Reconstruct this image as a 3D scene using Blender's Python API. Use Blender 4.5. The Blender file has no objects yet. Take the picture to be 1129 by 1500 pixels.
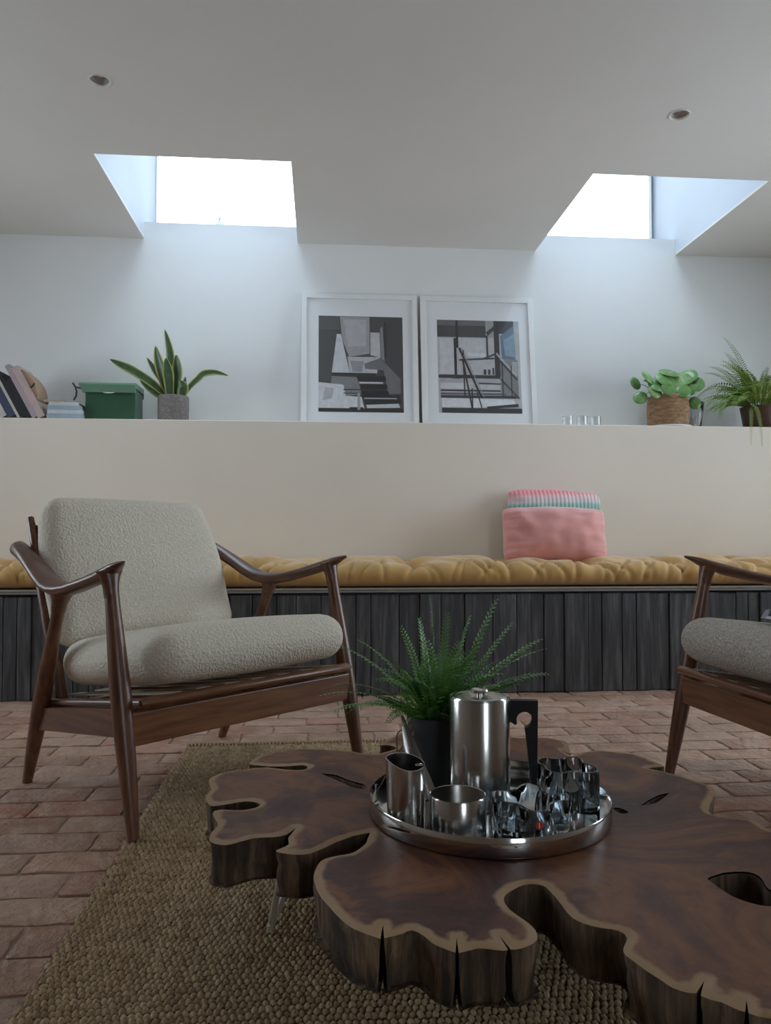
import bpy, math, random
import numpy as np
from mathutils import Vector, Matrix, noise
from mathutils.geometry import delaunay_2d_cdt

S = bpy.context.scene
COL = S.collection
PI = math.pi
R = math.radians

# ------------------------------------------------------------------ camera
YAW = R(4.8)
CAM_H = 0.64
cam_d = bpy.data.cameras.new('camera')
cam = bpy.data.objects.new('camera', cam_d)
COL.objects.link(cam)
cam_d.sensor_fit = 'VERTICAL'
cam_d.sensor_height = 36.0
cam_d.lens = 36.0 * 1128 / 1500
cam_d.clip_start = 0.02
cam.location = (0, 0, CAM_H)
cam.rotation_euler = (R(90) + math.atan(35 / 1128), 0, -YAW)
S.camera = cam

# ------------------------------------------------------------------ world: overcast sky
w = bpy.data.worlds.new('overcast')
S.world = w
w.use_nodes = True
bg = w.node_tree.nodes['Background']
bg.inputs['Color'].default_value = (0.80, 0.91, 1.0, 1)
bg.inputs['Strength'].default_value = 3.0
S.view_settings.view_transform = 'Standard'
S.view_settings.look = 'None'
S.view_settings.exposure = 1.38
S.view_settings.gamma = 1.0
S.view_settings.use_curve_mapping = False
S.cycles.use_denoising = True
S.cycles.max_bounces = 12
S.cycles.diffuse_bounces = 6
S.cycles.glossy_bounces = 5
S.cycles.transmission_bounces = 10
S.cycles.transparent_max_bounces = 12
S.cycles.caustics_refractive = False
S.cycles.caustics_reflective = False
S.cycles.sample_clamp_indirect = 6.0

# room measures
Y_BENCH, Y_LOW, Y_UP = 3.11, 3.63, 3.91      # bench face, half wall face, upper wall face
Z_SEAT, Z_SHELF, Z_CEIL = 0.42, 1.18, 2.133
X_L, X_R, Y_REAR = -3.0, 3.3, -2.6
SKY = [(-0.888, -0.122), (1.116, 1.875)]     # the two roof light openings
SKY_Y0, SKY_Y1, SKY_TOP = 3.05, 4.17, 2.86
Z_SILL = 2.217
GLASS_ROOF = True
LEFTW = (1.7, 3.2, 0.6, 1.9)  # unseen window added in the left wall to let in more daylight, y0 y1 z0 z1
SIDEW = (1.3, 3.4, 0.45, 1.9)                  # window in the right wall, y0 y1 z0 z1


def portal(name, loc, rot, sx, sy):
    d = bpy.data.lights.new(name, 'AREA')
    d.shape = 'RECTANGLE'
    d.size, d.size_y = sx, sy
    d.cycles.is_portal = True
    o = bpy.data.objects.new(name, d)
    COL.objects.link(o)
    o.location = loc
    o.rotation_euler = rot


# daylight portals at the modelled openings (they only guide the sampling of the sky)
for k, (a, b) in enumerate(SKY):
    if GLASS_ROOF:
        portal('roof_portal', ((a + b) / 2, (SKY_Y0 + SKY_Y1) / 2, SKY_TOP - 0.03), (0, 0, 0), b - a, SKY_Y1 - SKY_Y0)
    portal('clerestory_portal', ((a + b) / 2, SKY_Y1 - 0.02, (Z_SILL + SKY_TOP) / 2), (R(-90), 0, 0), b - a, SKY_TOP - Z_SILL)
REARW = (0.7, 1.5, 0.3, 2.0)                   # rear window x0 x1 z0 z1
portal('rear_portal', ((REARW[0] + REARW[1]) / 2, Y_REAR + 0.02, (REARW[2] + REARW[3]) / 2), (R(90), 0, 0), REARW[1] - REARW[0], REARW[3] - REARW[2])

portal('left_portal', (X_L + 0.02, (LEFTW[0] + LEFTW[1]) / 2, (LEFTW[2] + LEFTW[3]) / 2), (R(90), 0, R(-90)), LEFTW[1] - LEFTW[0], LEFTW[3] - LEFTW[2])
portal('side_portal', (X_R - 0.02, (SIDEW[0] + SIDEW[1]) / 2, (SIDEW[2] + SIDEW[3]) / 2), (R(90), 0, R(90)), SIDEW[1] - SIDEW[0], SIDEW[3] - SIDEW[2])


# ------------------------------------------------------------------ node materials
MATS = {}


class NT:
    def __init__(s, name):
        s.m = bpy.data.materials.new(name)
        s.m.use_nodes = True
        s.t = s.m.node_tree
        s.n = s.t.nodes
        s.b = s.n['Principled BSDF']
        MATS[name] = s.m

    def node(s, typ, **kw):
        n = s.n.new(typ)
        for k, v in kw.items():
            if k in n.inputs:
                n.inputs[k].default_value = v
            else:
                setattr(n, k, v)
        return n

    def link(s, a, b):
        s.t.links.new(a, b)

    def coords(s, scale=(1, 1, 1), kind='Object', rot=(0, 0, 0)):
        tc = s.node('ShaderNodeTexCoord')
        mp = s.node('ShaderNodeMapping')
        mp.inputs['Scale'].default_value = scale
        mp.inputs['Rotation'].default_value = rot
        s.link(tc.outputs[kind], mp.inputs['Vector'])
        return mp.outputs['Vector']

    def noise(s, vec, scale, detail=4, rough=0.55, dist=0.0):
        n = s.node('ShaderNodeTexNoise', Scale=scale, Detail=detail, Roughness=rough, Distortion=dist)
        s.link(vec, n.inputs['Vector'])
        return n.outputs['Fac']

    def voro(s, vec, scale, feature='F1', out='Distance'):
        n = s.node('ShaderNodeTexVoronoi', feature=feature, Scale=scale)
        s.link(vec, n.inputs['Vector'])
        return n.outputs[out]

    def ramp(s, fac, stops):
        r = s.node('ShaderNodeValToRGB')
        e = r.color_ramp.elements
        while len(e) < len(stops):
            e.new(0.5)
        for i, (p, c) in enumerate(stops):
            e[i].position = p
            e[i].color = (*c, 1) if len(c) == 3 else c
        s.link(fac, r.inputs['Fac'])
        return r.outputs['Color']

    def mix(s, fac, a, b, mode='MIX'):
        n = s.node('ShaderNodeMix', data_type='RGBA', blend_type=mode)
        for sock, v in ((n.inputs[0], fac), (n.inputs[6], a), (n.inputs[7], b)):
            if hasattr(v, 'links'):
                s.link(v, sock)
            elif isinstance(v, (int, float)):
                sock.default_value = v
            else:
                sock.default_value = (*v, 1)
        return n.outputs[2]

    def math(s, op, a, b=0.0, c=0.0):
        n = s.node('ShaderNodeMath', operation=op)
        for i, v in enumerate((a, b, c)):
            if hasattr(v, 'links'):
                s.link(v, n.inputs[i])
            else:
                n.inputs[i].default_value = v
        return n.outputs[0]

    def attr(s, name):
        return s.node('ShaderNodeAttribute', attribute_name=name).outputs['Fac']

    def rand(s):
        return s.node('ShaderNodeObjectInfo').outputs['Random']

    def bump(s, h, strength=0.3, dist=0.01):
        b = s.node('ShaderNodeBump', Strength=strength, Distance=dist)
        s.link(h, b.inputs['Height'])
        s.link(b.outputs['Normal'], s.b.inputs['Normal'])

    def set(s, color=None, rough=None, **kw):
        if color is not None:
            if hasattr(color, 'links'):
                s.link(color, s.b.inputs['Base Color'])
            else:
                s.b.inputs['Base Color'].default_value = (*color, 1)
        if rough is not None:
            if hasattr(rough, 'links'):
                s.link(rough, s.b.inputs['Roughness'])
            else:
                s.b.inputs['Roughness'].default_value = rough
        for k, v in kw.items():
            s.b.inputs[k.replace('_', ' ')].default_value = v
        return s.m


def plain(name, col, rough=0.5, vary=0.06, scale=20, bump=0.0, **kw):
    m = NT(name)
    v = m.coords()
    f = m.noise(v, scale)
    a = tuple(c * (1 - vary) for c in col)
    b = tuple(min(1, c * (1 + vary)) for c in col)
    m.set(m.ramp(f, [(0.3, a), (0.7, b)]), rough, **kw)
    if bump:
        m.bump(f, bump, 0.004)
    return m.m


def plaster(name, col, vary=0.025):
    m = NT(name)
    v = m.coords()
    f = m.noise(v, 1.6, 5)
    g = m.noise(v, 60, 3)
    a = tuple(c * (1 - vary) for c in col)
    b = tuple(min(1, c * (1 + vary)) for c in col)
    m.set(m.ramp(f, [(0.3, a), (0.7, b)]), 0.8)
    m.bump(g, 0.12, 0.003)
    return m.m


def wood(name, dark, light, axis, scale=9, rough=0.35, coat=0.15, stretch=14):
    m = NT(name)
    sc = [stretch, stretch, stretch]
    sc[axis] = 1.0
    v = m.coords(tuple(sc))
    f = m.noise(v, scale * 0.5, 5, 0.6, 0.6)
    c = m.ramp(f, [(0.3, dark), (0.7, light)])
    m.set(c, rough, Coat_Weight=coat, Coat_Roughness=0.25)
    m.bump(f, 0.06, 0.002)
    return m.m


plaster('upper_plaster', (0.80, 0.80, 0.79))
plaster('lower_plaster', (0.80, 0.725, 0.63))
plaster('ceiling_paint', (0.73, 0.705, 0.67))
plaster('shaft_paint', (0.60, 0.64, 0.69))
plaster('side_plaster', (0.68, 0.60, 0.50))
plain('white_frame', (0.80, 0.80, 0.79), 0.4, 0.02)
plain('mat_board', (0.84, 0.85, 0.86), 0.8, 0.01)
plain('grey_metal', (0.25, 0.27, 0.29), 0.4, 0.03)
plain('downlight_inner', (0.66, 0.64, 0.62), 0.55, 0.05)
WV = 'walnut'
wood('walnut_z', (0.065, 0.024, 0.012), (0.200, 0.082, 0.040), 2)
wood('walnut_y', (0.065, 0.024, 0.012), (0.185, 0.074, 0.036), 1)
wood('walnut_x', (0.110, 0.044, 0.020), (0.265, 0.112, 0.050), 0)


def fabric(name, col, vary, scale, bump, dist=0.004, rough=0.9, voro=True, **kw):
    m = NT(name)
    v = m.coords()
    f = m.noise(v, scale, 3)
    a = tuple(c * (1 - vary) for c in col)
    b = tuple(min(1, c * (1 + vary)) for c in col)
    m.set(m.ramp(f, [(0.3, a), (0.7, b)]), rough, **kw)
    h = m.voro(v, scale) if voro else f
    h2 = m.noise(v, scale * 0.6, 3)
    m.bump(m.math('ADD', h, h2), bump, dist)
    return m.m


fabric('boucle', (0.72, 0.66, 0.545), 0.10, 165, 0.5, 0.005)
fabric('tweed', (0.46, 0.42, 0.37), 0.45, 230, 0.6, 0.003)
fabric('mustard', (0.50, 0.285, 0.085), 0.10, 12, 0.12, 0.006, 0.75, False, Sheen_Weight=0.3)
fabric('oat_canvas', (0.36, 0.295, 0.225), 0.08, 200, 0.3, 0.002)
fabric('pink_velvet', (0.68, 0.29, 0.265), 0.10, 9, 0.1, 0.004, 0.7, False, Sheen_Weight=0.5)
fabric('patterned_wool', (0.2, 0.2, 0.22), 0.2, 60, 0.4)

# knitted pillow: pink upper part, pale ribbed band, green foot
m = NT('ribbed_knit')
v = m.coords()
sep = m.node('ShaderNodeSeparateXYZ')
m.link(v, sep.inputs[0])
zz = m.math('ADD', sep.outputs['Z'], m.math('MULTIPLY', sep.outputs['X'], -0.07))
base = m.ramp(m.math('MULTIPLY_ADD', zz, 4.0, 0.0), [(0.30, (0.16, 0.34, 0.26)), (0.38, (0.20, 0.42, 0.34)), (0.44, (0.55, 0.52, 0.54)), (0.54, (0.75, 0.46, 0.47)), (0.62, (0.85, 0.22, 0.24))])
rib = m.math('SINE', m.math('MULTIPLY', sep.outputs['X'], 330.0))
c = m.mix(m.math('MULTIPLY_ADD', rib, 0.18, 0.18), base, (0.75, 0.70, 0.68))
m.set(c, 0.9)
m.bump(rib, 0.5, 0.003)

# weathered dark boards
m = NT('charred_board')
v = m.coords((16, 16, 1.2))
f = m.noise(v, 3.0, 6, 0.65, 0.4)
v2 = m.coords((9, 9, 1.6))
r = m.rand()
v3 = m.node('ShaderNodeVectorMath', operation='ADD')
m.link(v2, v3.inputs[0])
m.link(m.math('MULTIPLY', r, 40.0), v3.inputs[1])
g = m.noise(v3.outputs[0], 2.2, 4)
v4 = m.node('ShaderNodeVectorMath', operation='ADD')
m.link(v, v4.inputs[0])
m.link(m.math('MULTIPLY', r, 70.0), v4.inputs[1])
f = m.noise(v4.outputs[0], 3.0, 6, 0.65, 0.4)
c = m.ramp(f, [(0.30, (0.013, 0.013, 0.014)), (0.48, (0.050, 0.050, 0.053)), (0.62, (0.105, 0.104, 0.106)), (0.76, (0.20, 0.195, 0.19))])
c = m.mix(m.math('MULTIPLY', r, 0.55), c, (0.035, 0.035, 0.039))
c = m.mix(m.ramp(g, [(0.58, (0, 0, 0)), (0.76, (0.6, 0.6, 0.6))]), c, (0.17, 0.16, 0.15))
m.set(c, 0.62)
m.bump(f, 0.5, 0.004)

# floor bricks
m = NT('worn_brick')
v = m.coords(kind='Object')
geo = m.node('ShaderNodeNewGeometry')
n1 = m.node('ShaderNodeTexNoise', Scale=14.0, Detail=6.0, Roughness=0.65)
m.link(geo.outputs['Position'], n1.inputs['Vector'])
n2 = m.node('ShaderNodeTexNoise', Scale=55.0, Detail=4.0)
m.link(geo.outputs['Position'], n2.inputs['Vector'])
n3 = m.node('ShaderNodeTexNoise', Scale=3.0, Detail=3.0)
m.link(geo.outputs['Position'], n3.inputs['Vector'])
rr = m.math('ADD', m.rand(), m.attr('piece'))
c = m.ramp(m.math('FRACT', rr), [(0.0, (0.33, 0.165, 0.105)), (0.3, (0.42, 0.235, 0.155)), (0.6, (0.45, 0.275, 0.19)), (0.85, (0.37, 0.235, 0.17)), (1.0, (0.45, 0.20, 0.13))])
c = m.mix(m.ramp(n1.outputs['Fac'], [(0.42, (0, 0, 0)), (0.72, (0.7, 0.7, 0.7))]), c, (0.56, 0.41, 0.31))
c = m.mix(m.ramp(n3.outputs['Fac'], [(0.45, (0, 0, 0)), (0.7, (0.45, 0.45, 0.45))]), c, (0.19, 0.125, 0.095))
m.set(c, m.math('MULTIPLY_ADD', n1.outputs['Fac'], -0.3, 0.72))
m.bump(m.math('ADD', n1.outputs['Fac'], m.math('MULTIPLY', n2.outputs['Fac'], 0.5)), 1.0, 0.016)
plain('seat_slab', (0.20, 0.195, 0.185), 0.7, 0.1)
plain('mortar', (0.34, 0.245, 0.185), 0.9, 0.2, 30, 0.4)

# jute
m = NT('jute_pile')
r = m.attr('piece')
v = m.coords()
f = m.noise(v, 400, 2)
c = m.ramp(r, [(0.0, (0.24, 0.155, 0.080)), (0.5, (0.44, 0.31, 0.175)), (1.0, (0.60, 0.455, 0.285))])
c = m.mix(m.math('MULTIPLY', f, 0.3), c, (0.26, 0.175, 0.095))
m.set(c, 0.92)
m.bump(f, 0.5, 0.003)
plain('jute_backing', (0.16, 0.11, 0.065), 0.95, 0.2, 80, 0.4)

# tree slice
m = NT('slab_top')
e = m.attr('edge')
v = m.coords()
n1 = m.noise(v, 7, 5, 0.6, 0.8)
n2 = m.noise(v, 38, 5, 0.6)
ring = m.node('ShaderNodeTexNoise', Scale=130.0, Detail=2.0)
cmb = m.node('ShaderNodeCombineXYZ')
m.link(m.math('ADD', e, m.math('MULTIPLY', n1, 0.05)), cmb.inputs[0])
m.link(cmb.outputs[0], ring.inputs['Vector'])
n0 = m.noise(v, 4.2, 6, 0.65, 1.2)
heart = m.ramp(n0, [(0.34, (0.040, 0.017, 0.018)), (0.44, (0.100, 0.038, 0.025)), (0.53, (0.225, 0.090, 0.036)), (0.62, (0.130, 0.052, 0.030)), (0.72, (0.060, 0.030, 0.030))])
heart = m.mix(m.math('MULTIPLY', ring.outputs['Fac'], 0.38), heart, (0.085, 0.036, 0.022))
heart = m.mix(m.ramp(n2, [(0.55, (0, 0, 0)), (0.8, (0.35, 0.35, 0.35))]), heart, (0.25, 0.16, 0.11))
ee = m.math('ADD', e, m.math('MULTIPLY_ADD', n2, 0.014, -0.007))
sap = m.ramp(m.math('MULTIPLY', ee, 10.0), [(0.0, (0.36, 0.235, 0.125)), (0.11, (0.36, 0.22, 0.115)), (0.21, (0.0, 0.0, 0.0))])
fac = m.ramp(m.math('MULTIPLY', ee, 10.0), [(0.075, (1, 1, 1)), (0.13, (0, 0, 0))])
c = m.mix(fac, heart, m.mix(n2, (0.30, 0.18, 0.09), (0.40, 0.265, 0.145)))
m.set(c, m.math('MULTIPLY_ADD', n2, 0.25, 0.36), Specular_IOR_Level=0.22)
m.bump(n2, 0.12, 0.003)

m = NT('slab_bark')
v = m.coords((26, 26, 2.0))
f = m.noise(v, 2.6, 6, 0.65, 0.5)
g = m.noise(m.coords((1, 1, 1)), 8, 3)
c = m.ramp(f, [(0.28, (0.018, 0.011, 0.007)), (0.48, (0.095, 0.056, 0.031)), (0.70, (0.30, 0.20, 0.115))])
c = m.mix(m.ramp(g, [(0.42, (0, 0, 0)), (0.62, (0.75, 0.75, 0.75))]), c, (0.032, 0.020, 0.013))
m.set(c, 0.75)
m.bump(f, 0.8, 0.006)

# metals, glass
m = NT('brushed_steel')
v = m.coords((2, 2, 60))
f = m.noise(v, 12, 3)
m.set((0.53, 0.515, 0.495), m.math('MULTIPLY_ADD', f, 0.12, 0.13), Metallic=1.0)
plain('polished_steel', (0.62, 0.61, 0.60), 0.10, 0.02, Metallic=1.0)
plain('black_plastic', (0.010, 0.010, 0.011), 0.5, 0.1, Specular_IOR_Level=0.25)
plain('hairpin_metal', (0.62, 0.57, 0.50), 0.4, 0.05, Metallic=0.5)
plain('wax', (0.78, 0.77, 0.74), 0.5, 0.03)
plain('dark_pot', (0.045, 0.045, 0.048), 0.55, 0.2, 40, 0.2)
plain('red_sticker', (0.55, 0.03, 0.03), 0.5, 0.05)
plain('soil', (0.03, 0.02, 0.013), 0.95, 0.4, 60, 0.6)


def glass(name, col, rough=0.0):
    m = NT(name)
    m.set(col, rough, Transmission_Weight=1.0, IOR=1.5)
    return m.m


glass('smoke_glass', (0.60, 0.65, 0.68))
glass('clear_glass', (0.95, 0.97, 0.98))



def pane_glass(name, tint):
    m = NT(name)
    tr = m.node('ShaderNodeBsdfTransparent')
    tr.inputs['Color'].default_value = (*tint, 1)
    gl = m.node('ShaderNodeBsdfGlossy')
    gl.inputs['Roughness'].default_value = 0.02
    fr = m.node('ShaderNodeFresnel', IOR=1.45)
    mx = m.node('ShaderNodeMixShader')
    m.link(fr.outputs[0], mx.inputs[0])
    m.link(tr.outputs[0], mx.inputs[1])
    m.link(gl.outputs[0], mx.inputs[2])
    m.link(mx.outputs[0], m.n['Material Output'].inputs['Surface'])


pane_glass('window_glass', (0.97, 0.985, 1.0))
pane_glass('opal_glass', (0.88, 0.91, 0.94))
m = NT('picture_glass')
tr = m.node('ShaderNodeBsdfTransparent')
gl = m.node('ShaderNodeBsdfGlossy')
gl.inputs['Roughness'].default_value = 0.03
mx = m.node('ShaderNodeMixShader', Fac=0.035)
m.link(tr.outputs[0], mx.inputs[1])
m.link(gl.outputs[0], mx.inputs[2])
m.link(mx.outputs[0], m.n['Material Output'].inputs['Surface'])


def leaf(name, a, b, scale=9, edge=None, rough=0.4):
    m = NT(name)
    f = m.noise(m.coords(), scale, 3)
    c = m.ramp(f, [(0.3, a), (0.7, b)])
    c = m.mix(m.math('MULTIPLY', m.rand(), 0.5), c, tuple(x * 0.7 for x in a))
    if edge:
        c = m.mix(m.ramp(m.attr('edge'), [(0.62, (0, 0, 0)), (0.85, (1, 1, 1))]), c, edge)
    m.set(c, rough, Subsurface_Weight=0.0)
    return m.m


leaf('table_fern', (0.060, 0.200, 0.032), (0.190, 0.410, 0.085), 25)
leaf('shelf_fern', (0.20, 0.33, 0.055), (0.37, 0.50, 0.12), 25)
leaf('pilea_leaf', (0.10, 0.25, 0.055), (0.30, 0.46, 0.20), 22, rough=0.25)
leaf('snake_leaf', (0.035, 0.085, 0.035), (0.085, 0.155, 0.060), 30, (0.42, 0.40, 0.12), 0.35)
plain('stem', (0.16, 0.17, 0.06), 0.6, 0.2)
plain('dry_stem', (0.30, 0.20, 0.11), 0.8, 0.2)
m = NT('knit_pot')
v = m.coords()
h = m.voro(v, 95)
m.set(m.ramp(h, [(0.1, (0.27, 0.24, 0.22)), (0.6, (0.18, 0.16, 0.148))]), 0.85)
m.bump(h, -0.9, 0.006)
m = NT('woven_basket')
v = m.coords((1, 1, 2.2))
h = m.noise(v, 34, 4)
m.set(m.ramp(h, [(0.3, (0.22, 0.115, 0.055)), (0.7, (0.42, 0.26, 0.145))]), 0.85)
m.bump(h, 0.9, 0.008)
plain('brown_pot', (0.085, 0.040, 0.028), 0.5, 0.2)
plain('green_enamel', (0.038, 0.105, 0.062), 0.35, 0.04)
plain('green_lid', (0.13, 0.25, 0.165), 0.35, 0.04)
for nm, col in dict(book_cream=(.55, .52, .46), book_navy=(.045, .055, .11), book_black=(.012, .012, .016), book_lilac=(.42, .33, .36), book_pink=(.52, .40, .37), book_tan=(.45, .30, .20), book_grey=(.35, .42, .48), book_pale=(.55, .60, .62), book_beige=(.42, .33, .25), paper=(.70, .68, .62), strap=(.035, .035, .05)).items():
    plain(nm, col, 0.6, 0.12, 25)


# ------------------------------------------------------------------ geometry helpers
class G:
    """collects vertices and faces of one mesh"""

    def __init__(s):
        s.v, s.f, s.mi, s.at = [], [], [], {}

    def add(s, V, F, mi=0):
        o = len(s.v)
        s.v.extend([tuple(p) for p in V])
        s.f.extend([tuple(i + o for i in f) for f in F])
        s.mi.extend([mi] * len(F))
        return s

    def box(s, x0, x1, y0, y1, z0, z1, mi=0, mat=None):
        V = [(x, y, z) for z in (z0, z1) for y in (y0, y1) for x in (x0, x1)]
        if mat is not None:
            V = [mat @ Vector(p) for p in V]
        return s.add(V, [(0, 2, 3, 1), (4, 5, 7, 6), (0, 1, 5, 4), (1, 3, 7, 5), (3, 2, 6, 7), (2, 0, 4, 6)], mi)

    def bbox(s, x0, x1, y0, y1, z0, z1, b=0.003, mat=None, mi=0):
        """box with chamfered edges"""
        V, F = rounded_box((x1 - x0) / 2, (y1 - y0) / 2, (z1 - z0) / 2, b, 1, 1)
        c = Vector(((x0 + x1) / 2, (y0 + y1) / 2, (z0 + z1) / 2))
        V = [Vector(p) + c for p in V]
        if mat is not None:
            V = [mat @ p for p in V]
        return s.add(V, F, mi)

    def lathe(s, prof, n=32, c=(0, 0, 0), mi=0, close=False):
        V, F = [], []
        for r, z in prof:
            for k in range(n):
                a = 2 * PI * k / n
                V.append((c[0] + r * math.cos(a), c[1] + r * math.sin(a), c[2] + z))
        m_ = len(prof)
        for i in range(m_ - (0 if close else 1)):
            j = (i + 1) % m_
            for k in range(n):
                l = (k + 1) % n
                F.append((i * n + k, i * n + l, j * n + l, j * n + k))
        if not close:
            F.append(tuple(range(n - 1, -1, -1)))
            F.append(tuple((m_ - 1) * n + k for k in range(n)))
        return s.add(V, F, mi)

    def tube(s, pts, rad, n=10, mi=0, up=(0, 0, 1), sect=None):
        """sweep; rad: radius or list of radius / (side, up) pairs"""
        pts = [Vector(p) for p in pts]
        V, F = [], []
        m_ = len(pts)
        prev = None
        for i, p in enumerate(pts):
            t = (pts[min(i + 1, m_ - 1)] - pts[max(i - 1, 0)]).normalized()
            u = Vector(up) if prev is None else prev
            u = (u - t * u.dot(t))
            if u.length < 1e-4:
                u = Vector((1, 0, 0)) - t * t.x
            u.normalize()
            prev = u if prev is not None or abs(t.dot(Vector(up))) > 0.9 else None
            sd = t.cross(u)
            r = rad[i] if isinstance(rad, (list, tuple)) else rad
            a_, b_ = r if isinstance(r, (list, tuple)) else (r, r)
            for k in range(n):
                a = 2 * PI * k / n
                V.append(p + sd * (a_ * math.cos(a)) + u * (b_ * math.sin(a)))
        for i in range(m_ - 1):
            for k in range(n):
                l = (k + 1) % n
                F.append((i * n + k, i * n + l, (i + 1) * n + l, (i + 1) * n + k))
        F.append(tuple(range(n - 1, -1, -1)))
        F.append(tuple((m_ - 1) * n + k for k in range(n)))
        return s.add(V, F, mi)

    def build(s, name, mats, parent=None, smooth=False, loc=None, auto=None):
        me = bpy.data.meshes.new(name)
        me.from_pydata(s.v, [], s.f)
        if isinstance(mats, str):
            mats = [mats]
        for mm in mats:
            me.materials.append(MATS[mm])
        if len(mats) > 1:
            me.polygons.foreach_set('material_index', s.mi)
        if smooth:
            me.polygons.foreach_set('use_smooth', [True] * len(me.polygons))
            if auto:
                me.set_sharp_from_angle(angle=R(auto))
        for k, vals in s.at.items():
            a = me.attributes.new(k, 'FLOAT', 'POINT')
            a.data.foreach_set('value', vals)
        me.update()
        o = bpy.data.objects.new(name, me)
        COL.objects.link(o)
        if parent:
            o.parent = parent
        if loc is not None:
            o.location = loc
        return o


def rounded_box(a, b, c, r, n=6, seg=2, puff=None):
    """grid-subdivided rounded box; puff(u,v,w,axis)->offset optional"""
    r = min(r, a, b, c)

    def axis(h):
        inner = h - r
        pts = []
        for k in range(seg):
            t = k / seg
            pts.append(-h + r * (1 - math.cos(t * PI / 2)))
        for k in range(n + 1):
            pts.append(-inner + 2 * inner * k / n if inner > 1e-6 else 0.0)
            if inner <= 1e-6:
                break
        for k in range(seg, 0, -1):
            t = (k - 1) / seg
            pts.append(h - r * (1 - math.cos(t * PI / 2)))
        return pts
    ax = [axis(a), axis(b), axis(c)]
    H = (a, b, c)
    idx, V, F = {}, [], []

    def vert(p):
        k = (round(p[0], 6), round(p[1], 6), round(p[2], 6))
        if k in idx:
            return idx[k]
        q = Vector(p)
        inn = Vector((max(-(a - r), min(a - r, q.x)), max(-(b - r), min(b - r, q.y)), max(-(c - r), min(c - r, q.z))))
        d = q - inn
        if d.length > 1e-9:
            q = inn + d.normalized() * r
        idx[k] = len(V)
        V.append(q)
        return idx[k]
    for d in range(3):
        e, g = (d + 1) % 3, (d + 2) % 3
        for sg in (-1, 1):
            A, B = ax[e], ax[g]
            for i in range(len(A) - 1):
                for j in range(len(B) - 1):
                    q = []
                    for (u, v_) in ((A[i], B[j]), (A[i + 1], B[j]), (A[i + 1], B[j + 1]), (A[i], B[j + 1])):
                        p = [0, 0, 0]
                        p[d], p[e], p[g] = sg * H[d], u, v_
                        q.append(vert(p))
                    if sg < 0:
                        q.reverse()
                    if len(set(q)) == 4:
                        F.append(tuple(q))
    return V, F


def thing(name, label, cat, loc=(0, 0, 0), rz=0.0, group=None):
    o = bpy.data.objects.new(name, None)
    COL.objects.link(o)
    o.empty_display_size = 0.05
    o.location = loc
    o.rotation_euler = (0, 0, rz)
    return tag(o, label, cat, group)


def tag(o, label, cat, group=None):
    o['label'] = label
    o['category'] = cat
    if group:
        o['group'] = group
    return o


def struct(o):
    o['kind'] = 'structure'
    return o


def inside(p, poly):
    x, y = p
    c = False
    n = len(poly)
    j = n - 1
    for i in range(n):
        xi, yi = poly[i]
        xj, yj = poly[j]
        if (yi > y) != (yj > y) and x < (xj - xi) * (y - yi) / (yj - yi) + xi:
            c = not c
        j = i
    return c


def triangulate(outer, holes, extra=()):
    pts, edges = [], []
    for lp in [outer] + list(holes):
        o = len(pts)
        n = len(lp)
        pts += [Vector(p) for p in lp]
        edges += [(o + i, o + (i + 1) % n) for i in range(n)]
    nb = len(pts)
    pts += [Vector(p) for p in extra]
    vo, eo, fo, ov, oe, of = delaunay_2d_cdt(pts, edges, [], 0, 1e-6)
    tris = []
    for f in fo:
        c = sum((vo[i] for i in f), Vector((0, 0))) / len(f)
        if inside(c, outer) and not any(inside(c, h) for h in holes):
            tris.append(tuple(f))
    return [tuple(p) for p in vo], tris


def cw(x, d):
    """metres right of / ahead of the camera's foot -> world x, y"""
    return (x * math.cos(YAW) + d * math.sin(YAW), -x * math.sin(YAW) + d * math.cos(YAW))


# ------------------------------------------------------------------ room shell
floor = struct(G().box(X_L - .2, X_R + .2, Y_REAR - .2, 4.4, -0.12, -0.0075).build('floor', 'mortar'))

# bricks in running bond
random.seed(4)
BL, BW, JT = 0.212, 0.101, 0.006
variants = []
for k in range(7):
    V, F = rounded_box((BL - JT) / 2, (BW - JT) / 2, 0.02, 0.0040, 4, 1)
    rng = random.Random(k)
    VV = []
    for p in V:
        q = p.copy()
        nz = noise.noise(Vector((p.x * 14 + k * 9.1, p.y * 14, p.z * 6)))
        n2 = noise.noise(Vector((p.x * 30, p.y * 30 + k * 5.3, 2.0)))
        q.x += n2 * 0.006
        q.y += nz * 0.0065
        if p.z > 0:
            q.z += nz * 0.0030
        VV.append(q)
    g = G().add(VV, F)
    o = g.build('brick', 'worn_brick', smooth=True, auto=40)
    variants.append((o.data, VV, F))
    bpy.data.objects.remove(o)
seen, rest = [], []
RUG = (-0.402, 0.60, 0.35, 2.385)
row = 0
y = Y_REAR
while y < 3.12:
    x = X_L - (row % 2) * BL * 0.5 - random.random() * 0.03
    while x < X_R:
        px, py = x + BL / 2, y + BW / 2
        d = px * math.sin(YAW) + py * math.cos(YAW)
        lat = px * math.cos(YAW) - py * math.sin(YAW)
        inview = d > 0.93 and abs(lat) < d * 0.5 + 0.1
        under = RUG[0] + .11 < px < RUG[1] - .1 and py < RUG[3] - 0.05
        under = under or (px < RUG[1] and px > RUG[0] and py < RUG[3] and px > 0.1 and py < 1.6)
        (seen if inview and not under else rest).append((px, py, d))
        x += BL
    y += BW
    row += 1
seen.sort(key=lambda t: t[2])
rest += seen[300:]
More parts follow.
